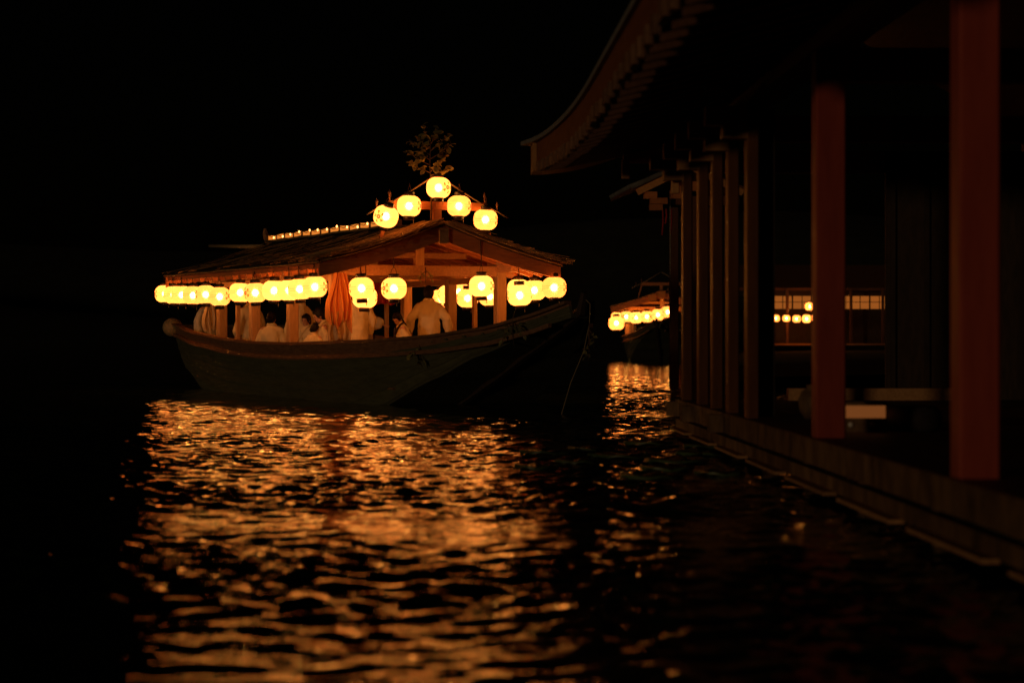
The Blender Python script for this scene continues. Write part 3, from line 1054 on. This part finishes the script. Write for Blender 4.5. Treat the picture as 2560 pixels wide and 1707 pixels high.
    for s in (-1, 1):
        pts = [T(0, -0.085, 1.40), T(s * 0.062, -0.045, 1.405), T(s * 0.082, 0.02, 1.385), T(s * 0.055, 0.105, 1.31), T(s * 0.0, 0.150, 1.22), T(-s * 0.05, 0.158, 1.12)]
        c.tube(pts, [0.020 * k] * 5 + [0.012 * k], 8)
    c.build('collar', M[collar], body)
    # hair
    g = MB()
    g.ell(Hh(0, -0.020, 0.030), (0.088 * k, 0.098 * k, 0.110 * k), 18, 12, Hm)
    g.ell(Hh(0, -0.055, -0.020), (0.080 * k, 0.068 * k, 0.095 * k), 16, 10, Hm)
    for s in (-1, 1):
        g.ell(Hh(s * 0.066, -0.012, 0.02), (0.026 * k, 0.052 * k, 0.066 * k), 10, 8, Hm)
    g.ell(Hh(0, 0.045, 0.085), (0.062 * k, 0.045 * k, 0.032 * k), 12, 8, Hm)
    if bun:
        g.ell(Hh(0, -0.115, -0.02), (0.052 * k, 0.050 * k, 0.048 * k), 12, 9, Hm)
    if long_hair:
        g.cone(Hh(0, -0.075, -0.05), T(0, -0.165, 1.16), 0.055 * k, 0.030 * k, 10)
    ho = g.build('hair', M['hair'], body)
    remesh(ho, 0.012, 3)
    for s in (-1, 1):
        MB().ell(Hh(s * 0.031, 0.079, 0.010), (0.013 * k, 0.007 * k, 0.006 * k), 8, 6, Hm).build('eye', M['black'], body)
    return body


def on_boat(x, y, rz_deg, label, **kw):
    p = bw(x, y, 0.2775)
    return person(p, BOAT_RZ + R(rz_deg), label, **kw)


on_boat(0.43, 1.62, -22, 'person in pale robe seen from behind, standing beside the front post', pose='stand', h=1.60, collar='robe',
        arms={-1: ((-0.30, -0.02, 1.08), (-0.33, 0.10, 0.90)), 1: ((0.30, -0.02, 1.08), (0.34, 0.10, 0.90))})
on_boat(-0.72, 1.95, -10, 'person in pale robe with head hidden behind the two overlapping lanterns', pose='stand', h=1.58, collar='robe',
        arms={1: ((0.28, 0.02, 1.06), (0.22, 0.20, 0.92)), -1: None})
on_boat(-0.36, 1.42, 88, 'dark-haired child in white robe with black collar, head bowed at the rail', pose='sit', h=1.38, lean=0.25, nod=0.5, turn=0.6, seat=0.42, long_hair=True, collar='robe_dark')
on_boat(-0.28, 3.3, 230, 'person in pale robe behind the bowed child, arm stretched out', pose='stand', h=1.50,
        arms={-1: ((-0.34, 0.18, 1.20), (-0.42, 0.42, 1.06)), 1: None})
on_boat(-1.14, 2.95, 75, 'bent dark-haired person in pale robe between the orange cloth and the side post', pose='sit', h=1.72, lean=0.25, nod=0.3, seat=0.35)
on_boat(-1.22, 2.15, -60, 'small child in white robe low behind the rail beside the orange cloth', pose='sit', h=1.22, lean=0.1, nod=0.35, seat=0.30)
on_boat(-1.12, 5.05, -30, 'person with hair bun in white robe seated between two side posts', pose='sit', h=1.55, nod=0.2, turn=-0.3, seat=0.35, bun=True)
on_boat(-0.98, 4.45, 110, 'dark-haired person in white robe facing the one with the bun', pose='sit', h=1.48, nod=0.15, turn=0.3, seat=0.35)
on_boat(-0.75, 4.75, 20, 'standing person in pale robe with dark sash behind the seated pair', pose='stand', h=1.55, robe='robe')
on_boat(-1.05, 6.75, 15, 'person in plain pale robe standing near the stern end of the cabin', pose='stand', h=1.56, collar='robe',
        arms={1: None, -1: None})
on_boat(-1.0, 9.6, 200, 'boatman in blue-grey robe standing at the dark stern', pose='stand', h=1.60, robe='robe_grey')


# ------------------------------------------------------------------ cloths aboard
def drape(name, mat, base, width, top, bottom, folds, amp, label, cat, taper=0.55, seed=0, hem=0.06, rz=0.0):
    rnd = random.Random(seed)
    root_loc = bw(*base)
    n, m = 44, 16
    front, back = [], []
    ph = rnd.uniform(0, 6)
    for i in range(m):
        t = i / (m - 1)
        w = width * (taper + (1 - taper) * min(1, t * 1.6) - 0.18 * max(0, t - 0.6))
        rowf, rowb = [], []
        for j in range(n):
            s = j / (n - 1)
            zb = bottom + hem * math.sin(s * 9 + ph) + hem * 0.8 * math.sin(s * 21 + 2 * ph)
            z = top + (zb - top) * t
            d = amp * (0.5 + t) * math.sin(s * folds * 2 * PI + ph + 0.7 * math.sin(t * 3))
            x = (s - 0.5) * w + 0.02 * math.sin(t * 5 + s * 7)
            rowf.append((x, d - 0.004, z)); rowb.append((x, d + 0.004, z))
        front.append(rowf); back.append(rowb)
    mb = MB().slab(front, back)
    mb.sm = [True] * len(mb.f)
    o = mb.build(name, mat, None, root_loc, (0, 0, BOAT_RZ + rz))
    return tag(o, label, cat)


drape('orange_cloth', M['orange_cloth'], (-1.44, 0.80, 0), 0.43, 2.06, 1.24, 4.5, 0.045, 'bright orange cloth draped from the front corner post of the large boat', 'cloth', 0.42, 3, 0.09)
drape('ochre_cloth', M['pale_cloth'], (-1.40, 0.84, 0), 0.42, 1.45, 0.98, 3.5, 0.03, 'pale brown cloth hanging below the orange cloth at the rail', 'cloth', 0.8, 5, 0.03)
drape('pale_cloth', M['pale_cloth'], (-1.46, 7.9, 0), 0.30, 1.74, 1.13, 3.5, 0.03, 'strips of pale cloth hanging near the stern under the lanterns', 'cloth', 0.6, 8, 0.10)
drape('red_cloth', M['red_cloth'], (0.75, 4.6, 0), 0.55, 2.0, 1.62, 3, 0.02, 'dark red cloth hung inside the cabin behind the standing person', 'cloth', 0.95, 9, 0.01)


# ------------------------------------------------------------------ more boats
index_kids()
BOAT2 = copy_tree(BOAT, None, ('loose_straw',))
BOAT2.location = (6.15, 88.0, 0)
BOAT2.rotation_euler = (0, 0, R(-6))
tag(BOAT2, 'distant roofed boat with glowing lanterns beside the pavilion columns')
BM2 = Matrix.Translation(BOAT2.location) @ Matrix.Rotation(R(-6), 4, 'Z')
G4 = 'lanterns on the distant boat beside the columns'
for i, (x, y, z, s) in enumerate([(-1.72, -2.0, 1.50, 1.65), (-1.45, 0.5, 1.78, 1.35), (-1.02, 0.1, 1.74, 1.40), (-0.58, -0.02, 1.78, 1.40), (-0.14, -0.05, 1.86, 1.40), (0.28, -0.05, 1.97, 1.40), (-2.0, 2.5, 1.8, 1.1), (-2.0, 4.5, 1.8, 1.1)]):
    lantern(bw(x, y, z, BM2), ['lowest glowing lantern, set apart at the bow of the distant boat'] [0] if i == 0 else 'glowing lantern, %s from the low bow lantern on the distant boat' % ORD[i], G4, R(40 * i), 0.1, s, far=True)
for s_, y_ in ((-0.35, 0),):
    pass
for j, (x, z) in enumerate(((-0.36, 2.56), (0.02, 2.70))):
    o = MB().box((0, 0, 0), (0.34, 0.03, 0.26)).build('paper_sign', M['orange_cloth'], None, bw(x, -0.12, z, BM2), (0, R(-6), R(-6)))
    tag(o, 'small orange board on the gable of the distant boat, %s one' % ('lower' if j == 0 else 'upper'), 'board', 'orange boards on the distant gable')

# a lit house on the far shore, seen through the pavilion
HOUSE = empty('waterside_house', (13.4, 100.0, 0.25), R(4), 'dark far house with glowing paper windows, seen between the red columns', 'house')
MB().box((1.5, 1.6, 1.0), (7.6, 3.0, 1.9)).build('wall', M['wall'], HOUSE)
MB().box((1.5, 1.65, 2.75), (7.6, 3.0, 0.25)).build('upper_wall', M['wall'], HOUSE)
tp = [[(-3.0, -0.9, 2.95), (6.0, -0.9, 2.95)], [(-3.0, 1.6, 4.1), (6.0, 1.6, 4.1)], [(-3.0, 4.1, 2.95), (6.0, 4.1, 2.95)]]
MB().slab(tp, [[(x, y, z - 0.12) for x, y, z in r] for r in tp]).build('roof', M['dark_wood'], HOUSE)
for i in range(8):
    pn = MB().box((0, 0, 0), (0.86, 0.03, 0.60)).build('window', M['window_paper'], HOUSE, (-1.62 + i * 0.92, 0.12, 2.29))
    for q in (0.0,):
        MB().box((q, -0.03, 0), (0.035, 0.03, 0.60)).build('lattice_bar', M['wall'], pn)
    MB().box((0, -0.028, 0.02), (0.86, 0.028, 0.03)).build('lattice_bar', M['wall'], pn)
    MB().box((0.46, 0.0, 0), (0.07, 0.09, 0.66)).build('window_post', M['wall'], pn)
MB().box((1.5, -0.55, 0.33), (7.8, 1.1, 0.08)).build('veranda_floor', M['boat_wood'], HOUSE)
for i in range(6):
    MB().cbox((-2.2 + i * 1.5, -0.98, 1.6), (0.12, 0.12, 2.5), 0.01).build('veranda_post', M['dark_wood'], HOUSE)
for i, (x, y, z, s) in enumerate([(12.15, 98.3, 1.78, 0.95), (12.62, 98.2, 1.78, 0.9), (13.10, 98.2, 1.76, 1.0), (13.55, 98.1, 1.76, 1.1), (13.98, 98.1, 1.80, 1.0), (13.72, 98.4, 2.33, 1.1)]):
    lantern((x, y, z), 'small far lantern beside the red column, %s' % (['first of the low row', 'second of the low row', 'third of the low row', 'fourth of the low row', 'last of the low row', 'the single one above the row'][i]),
            'lanterns before the far house', R(50 * i), 0.1, s, far=True)

# shore on the far side of the pavilion
mb = MB()
edge = [(4.2, 43), (4.9, 50), (6.3, 64), (7.9, 80), (9.6, 97), (11.5, 118), (16, 160), (30, 200)]
g = []
for dx, z in ((0, -0.5), (0.12, 0.06), (0.6, 0.20), (4, 0.28), (30, 0.5), (120, 0.8)):
    g.append([(x + dx, y + (random.uniform(-.2, .2) if dx < 1 else 0), z + random.uniform(-.02, .02)) for x, y in edge])
mb.sheet([r[::-1] for r in g])
tag(mb.build('shore', M['bank']), 'dark shore beyond the pavilion', None, None, 'structure')


# ------------------------------------------------------------------ the pavilion
# local frame: x = distance from the line through the eye that runs along the building, y = distance along it
PAV_A = math.atan2(146, 4900)
PO = (2.46, 16.0)
PM = Matrix.Rotation(PAV_A, 4, 'Z')
pw = PM @ Vector((PO[0], PO[1], 0))
PAV = empty('pavilion', pw, PAV_A, 'dark waterside pavilion with red columns, plank platform and upswept eaves', 'pavilion')


def L(x, y, z):
    return (x - PO[0], y - PO[1], z)


FLOOR_Z = 0.40
COLS = [6.1, 10.2, 14.2, 17.5, 18.7, 19.8, 20.9, 22.3]
cm = MB().cbox((0, 0, 0), (0.20, 0.20, 2.60), 0.012).mesh('column', M['vermilion'])
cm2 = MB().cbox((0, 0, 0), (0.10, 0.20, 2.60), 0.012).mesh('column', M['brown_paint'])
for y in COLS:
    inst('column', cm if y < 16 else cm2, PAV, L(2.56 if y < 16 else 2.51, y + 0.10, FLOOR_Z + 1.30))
for y in (10.2, 14.2, 18.7, 22.3):
    inst('column', cm, PAV, L(6.35, y + 0.10, FLOOR_Z + 1.30))
# plate along the column heads
MB().box(L(2.57, 12.9, 3.11), (0.26, 20.2, 0.24)).build('eave_beam', M['dark_wood'], PAV)
MB().box(L(6.35, 12.9, 3.11), (0.26, 20.2, 0.24)).build('eave_beam', M['dark_wood'], PAV)
# cross ties and bracket arms
for y in (10.2, 14.2, 18.7, 22.3):
    MB().box(L(4.5, y + 0.10, 2.90), (3.68, 0.13, 0.23)).build('tie_beam', M['vermilion'], PAV)
for y in COLS[3:]:
    MB().box(L(2.30, y + 0.10, 2.89), (0.36, 0.17, 0.15)).build('bracket_arm', M['eave_wood'], PAV)
    MB().box(L(2.37, y + 0.10, 2.755), (0.22, 0.19, 0.10)).build('bearing_block', M['eave_wood'], PAV)
# outer purlin on the arms and the projecting tie at the far end
MB().box(L(2.13, 22.75, 2.98), (0.52, 0.12, 0.13)).build('projecting_beam', M['eave_wood'], PAV)
MB().box(L(2.06, 22.95, 3.13), (0.48, 0.08, 0.06)).build('projecting_beam', M['eave_wood'], PAV)
MB().cbox(L(1.89, 22.70, 2.845), (0.085, 0.085, 0.20), 0.01).build('pendant', M['eave_wood'], PAV)
MB().cbox(L(2.42, 22.70, 2.70), (0.085, 0.085, 0.22), 0.01).build('pendant', M['eave_wood'], PAV)


# roof: concave slope, eave flicks up and out at the far corner
def up(y):
    t = max(0.0, (y - 17.5) / 6.6)
    return 0.11 * t ** 2


def out(y):
    t = max(0.0, (y - 17.0) / 7.1)
    return -0.24 * t ** 2


RIDGE_X = 4.55


def under(x, y):
    e = 1.18
    d = max(0, x - e)
    z = 2.86 + (0.213 * d * d if d < 1.35 else 0.388 + 0.575 * (d - 1.35))
    return z + up(y) * max(0.0, 1 - d / 1.6)


ysr = [1.5 + i * 0.75 for i in range(31)]
ysr[-1] = 24.0
us = [0, 0.3, 0.7, 1.1, 1.5, 2.0, 2.7, RIDGE_X - 1.18]
for s in (1, -1):
    tp, bt = [], []
    for u in us:
        rt, rb = [], []
        for y in ysr:
            ox = out(y) * max(0, 1 - u / 1.6)
            x = 1.18 + u
            xx = x + ox
            th = 0.24 + 0.05 * u
            z = under(x, y)
            X_ = xx if s > 0 else 2 * RIDGE_X - xx
            rt.append(L(X_, y, z + th)); rb.append(L(X_, y, z + 0.05))
        tp.append(rt); bt.append(rb)
    mb = MB()
    mb.slab(tp if s < 0 else tp[::-1], bt if s < 0 else bt[::-1])
    mb.build('roof_slope', M['dark_wood'], PAV)
# eave fascia: a reddish board with a pale rim above
rim, fas = MB(), MB()
a0, a1, b0, b1, c0, c1, d0, d1 = [], [], [], [], [], [], [], []
for y in ysr:
    x0, z0 = 1.18 + out(y), under(1.18, y)
    a0.append(L(x0 - 0.020, y, z0 + 0.235)); a1.append(L(x0 + 0.05, y, z0 + 0.235))
    b0.append(L(x0 - 0.020, y, z0 + 0.0)); b1.append(L(x0 + 0.05, y, z0 + 0.0))
    c0.append(L(x0 - 0.055 - 0.08 * max(0, (y - 22) / 2) ** 2, y, z0 + 0.285)); c1.append(L(x0 + 0.10, y, z0 + 0.285))
    d0.append(L(x0 - 0.055 - 0.08 * max(0, (y - 22) / 2) ** 2, y, z0 + 0.240)); d1.append(L(x0 + 0.10, y, z0 + 0.240))
fas.slab([a0, a1], [b0, b1]).build('eave_fascia', M['fascia'], PAV)
rim.slab([c0, c1], [d0, d1]).build('eave_rim', M['grey_edge'], PAV)
# rafter tails under the eave
rmesh = MB().box((0.62, 0, 0.0), (1.30, 0.085, 0.10)).mesh('rafter', M['dark_wood'])
remesh_ = MB().cbox((0, 0, 0), (0.05, 0.22, 0.13), 0.012).mesh('rafter_end', M['gunwale'])
n = 46
for i in range(n):
    y = 2.0 + i * 0.468
    z0 = under(1.18, y)
    dz = under(2.4, y) - z0
    inst('rafter', rmesh, PAV, L(1.215 + out(y), y, z0 - 0.035), (0, -math.atan2(dz, 1.22 - out(y)), 0))
    inst('rafter_end', remesh_, PAV, L(1.155 + out(y), y, z0 - 0.045 + random.uniform(-.012, .012)), (random.uniform(-.1, .1), 0, -math.atan2(out(y + .2) - out(y - .2), .4)), (1, random.uniform(.7, 1.25), random.uniform(.8, 1.1)))
# bargeboard at the far verge
xsb = [0.93 + i * 0.09 for i in range(18)] + [2.7, 3.2, 3.8, RIDGE_X]


def bz(x):
    d = x - 0.93
    return 2.885 + (0.205 * d * d if d < 1.55 else 0.4925 + 0.60 * (d - 1.55))


f0 = [L(x, 23.38, bz(x)) for x in xsb]
f1 = [L(x, 23.38, bz(x) + 0.34) for x in xsb]
g0 = [L(x, 24.09, bz(x)) for x in xsb]
g1 = [L(x, 24.09, bz(x) + 0.34) for x in xsb]
MB().slab([f0, f1], [g0, g1]).build('bargeboard', M['eave_wood'], PAV)
f0 = [L(2 * RIDGE_X - x, 23.95, bz(x)) for x in xsb]
f1 = [L(2 * RIDGE_X - x, 23.95, bz(x) + 0.34) for x in xsb]
g0 = [L(2 * RIDGE_X - x, 24.09, bz(x)) for x in xsb]
g1 = [L(2 * RIDGE_X - x, 24.09, bz(x) + 0.34) for x in xsb]
MB().slab([f1, f0], [g1, g0]).build('bargeboard', M['eave_wood'], PAV)
# platform: planks, two edge boards, ledge strips, joist ends, piles
pk = MB().box((0, 0, 0), (0.292, 19.6, 0.05)).mesh('floor_plank', M['dark_wood'])
for i in range(15):
    inst('floor_plank', pk, PAV, L(2.572 + i * 0.297, 12.8, FLOOR_Z - 0.025))
bays = [2.9, 4.9, 6.9, 8.9, 10.9, 12.9, 14.9, 16.9, 18.9, 20.9, 22.66]
for a, b in zip(bays, bays[1:]):
    MB().box(L(2.450, (a + b) / 2, 0.312), (0.07, b - a - 0.016, 0.17)).build('edge_board', M['old_wood'], PAV)
    MB().box(L(2.480, (a + b) / 2 + 0.3, 0.135), (0.06, b - a - 0.02, 0.095)).build('lower_board', M['old_wood'], PAV)
    MB().box(L(2.412, (a + b) / 2 + 0.3, 0.085), (0.085, b - a - 0.45, 0.022)).build('ledge_strip', M['boat_wood'], PAV)
    MB().cbox(L(2.580, a + 0.10, -0.12), (0.13, 0.13, 0.62), 0.02).build('pile', M['old_wood'], PAV)
for y in (18.7, 20.9, 22.3):
    MB().box(L(2.365, y + 0.10, 0.305), (0.14, 0.17, 0.155)).build('joist_end', M['old_wood'], PAV)
# far-end sill and dark wall
MB().box(L(4.42, 22.2, FLOOR_Z + 0.062), (1.75, 0.16, 0.125)).build('sill_beam', M['boat_wood'], PAV)
MB().box(L(5.42, 22.3, FLOOR_Z + 1.3), (1.66, 0.06, 2.6)).build('wall_panel', M['wall'], PAV)
for i in range(5):
    MB().box(L(4.66 + i * 0.36, 22.26, FLOOR_Z + 1.3), (0.05, 0.05, 2.58)).build('wall_batten', M['wall'], PAV)
MB().box(L(6.50, 13.0, FLOOR_Z + 1.3), (0.06, 19.0, 2.6)).build('wall_panel', M['wall'], PAV)


def pvw(x, y, z):
    return PM @ Vector((x, y, z))


MB().box(L(2.650, 17.72, FLOOR_Z + 1.29), (0.135, 0.05, 2.56)).build('wall_panel', M['wall'], PAV)  # dark strip standing in for the far column's shaded front
# things on the floor seen between the two near columns
fl = empty('floor_lamp', pvw(2.92, 15.1, FLOOR_Z), PAV_A, 'low wooden box lamp glowing on the floor behind the red column', 'lamp')  # made-up glowing box, standing in for a sheen on the floor
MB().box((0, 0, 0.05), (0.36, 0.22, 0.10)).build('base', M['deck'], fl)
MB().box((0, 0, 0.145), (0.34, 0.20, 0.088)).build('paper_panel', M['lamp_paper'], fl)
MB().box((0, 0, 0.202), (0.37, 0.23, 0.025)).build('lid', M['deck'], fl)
for x in (-0.08, 0.07):
    MB().lathe([(0.017, 0), (0.02, 0.006), (0.012, 0.018)], 10).build('knob', M['white'], fl, (x, -0.111, 0.055), (PI / 2, 0, 0))
cu = MB()
cu.lathe([(0.03, 0.0), (0.17, 0.004), (0.20, 0.04), (0.205, 0.09), (0.19, 0.15), (0.15, 0.18), (0.03, 0.186)], 24)
tag(cu.build('floor_cushion', M['robe_dark'], None, pvw(3.33, 15.2, FLOOR_Z)), 'thick round black cushion on the floor beside the box lamp', 'cushion')
st = MB()
st.lathe([(0.05, 0), (0.10, 0.01), (0.14, 0.08), (0.15, 0.16), (0.12, 0.23), (0.08, 0.26), (0.085, 0.28), (0.05, 0.285)], 20)
tag(st.build('clay_jar', M['old_wood'], None, pvw(2.98, 17.2, FLOOR_Z)), 'squat brown jar on the floor at the edge of the red column', 'jar')

# ------------------------------------------------------------------ small roofed landing beyond the pavilion
GP = (4.17, 50.0)
GATE = empty('landing_shelter', (GP[0], GP[1], 0), R(4), 'small tiled shelter roof showing past the far pavilion columns', 'shelter')
E, H0 = -1.40, 4.43
for s in (1, -1):
    tp, bt = [], []
    for u in (0, 0.35, 0.7, 1.05, 1.40):
        z = H0 + 0.06 + 0.38 * u + 0.05 * u * u
        X_ = (E + u) * s
        tp.append([(X_, y, z) for y in (0, 2, 4)]); bt.append([(X_, y, z - 0.07) for y in (0, 2, 4)])
    MB().slab(tp if s < 0 else tp[::-1], bt if s < 0 else bt[::-1]).build('roof_slope', M['dark_wood'], GATE)
tm = MB().tube([(0, 0, 0), (0.4, 0, 0.16), (0.9, 0, 0.385), (1.40, 0, 0.63)], 0.055, 8).mesh('tile_row', M['roof_tile'])
for i in range(14):
    inst('tile_row', tm, GATE, (E - 0.03, 0.05 + i * 0.3, H0 + 0.09))
MB().bar((E + 0.02, -0.03, H0 + 0.07), (0, -0.03, H0 + 0.70), 0.06, 0.07).build('verge_tile', M['roof_tile'], GATE)
MB().bar((E + 0.15, -0.02, H0 - 0.04), (-0.05, -0.02, H0 + 0.55), 0.06, 0.15).build('bargeboard', M['eave_wood'], GATE)
MB().bar((-E - 0.15, -0.02, H0 - 0.04), (0.05, -0.02, H0 + 0.55), 0.06, 0.15).build('bargeboard', M['eave_wood'], GATE)
for k, (x, z, w, h) in enumerate(((-0.92, 4.33, 0.30, 0.16), (-0.72, 4.20, 0.40, 0.14), (-0.78, 4.05, 0.30, 0.14), (-0.10, 4.55, 0.62, 0.22), (-0.30, 4.36, 0.26, 0.20))):
    MB().box((x, 0.12 + 0.03 * k, z), (w, 0.22, h)).build('bracket_block', M['red_wood'], GATE)
MB().box((-0.36, -0.08, 4.78), (0.06, 0.05, 0.42)).build('verge_strut', M['eave_wood'], GATE)
MB().box((0.45, 0.3, 4.22), (1.5, 0.2, 0.2)).build('front_beam', M['dark_wood'], GATE)
for x in (0.15, 1.0):
    for y in (0.3, 3.6):
        MB().cbox((x, y, 2.05), (0.22, 0.22, 4.4), 0.02).build('post', M['dark_wood'], GATE)
for k, (x, l_) in enumerate(((-0.62, 0.62), (-0.54, 0.35), (-0.42, 0.60))):
    MB().tube([(x, 0.15, 4.02), (x + 0.01, 0.15, 4.02 - l_ * 0.5), (x - 0.015, 0.15, 4.02 - l_)], 0.022, 6).build('tassel_cord', M['red_cloth'], GATE)
ch = empty('rain_chain', (GP[0] - 0.46, GP[1] + 0.02, 1.75), 0, 'thin rain chain hanging down beside the far pavilion column', 'chain')
lk = MB().lathe([(0.006, 0), (0.013, 0.03), (0.014, 0.07), (0.008, 0.075)], 8).mesh('link', M['grey_edge'])
for i in range(28):
    inst('link', lk, ch, (0, 0, 0.05 + i * 0.082))
MB().tube([(0, 0, 0), (0, 0, 2.62)], 0.008, 5).build('wire', M['cord'], ch)

# ------------------------------------------------------------------ lily pads
def pad_mesh(seed):
    rnd = random.Random(seed)
    mb = MB()
    n = 26
    ring = []
    for i in range(n):
        t = R(12) + (2 * PI - R(24)) * i / (n - 1)
        r = 1 + 0.04 * math.sin(3 * t + seed) + 0.02 * rnd.uniform(-1, 1)
        ring.append((r * math.cos(t), r * math.sin(t), 0.02 + 0.02 * math.sin(5 * t)))
    vs = [(0, 0, 0.0)] + ring + [(x * 0.99, y * 0.99, z - 0.03) for x, y, z in ring]
    fs = [(0, i + 1, i + 2) for i in range(n - 1)] + [(i + 1, n + i + 1, n + i + 2, i + 2) for i in range(n - 1)]
    mb.add(vs, fs, True)
    return mb.mesh('lily_pad', M['pad'])


PADS = [pad_mesh(i) for i in range(3)]
spots = [(0.32, 19.6, .26), (0.75, 20.1, .22), (0.98, 19.0, .30), (1.42, 18.2, .28), (1.72, 19.3, .25), (1.25, 17.2, .22), (0.55, 18.1, .2), (1.05, 16.2, .24), (1.62, 16.6, .2),
         (0.2, 17.4, .18), (1.9, 20.6, .26), (1.35, 21.2, .24)]
spots = sorted(spots)
for i, (x, y, r) in enumerate(spots):
    o = inst('lily_pad', PADS[i % 3], None, (x, y, 0.010), (0, 0, i * 1.7), (r, r, 0.6))
    tag(o, 'dark green lily pad on the water before the pavilion, %s from the boat side' % ORD[i], 'lily pad', 'lily pads near the pavilion')

S.render.film_transparent = False
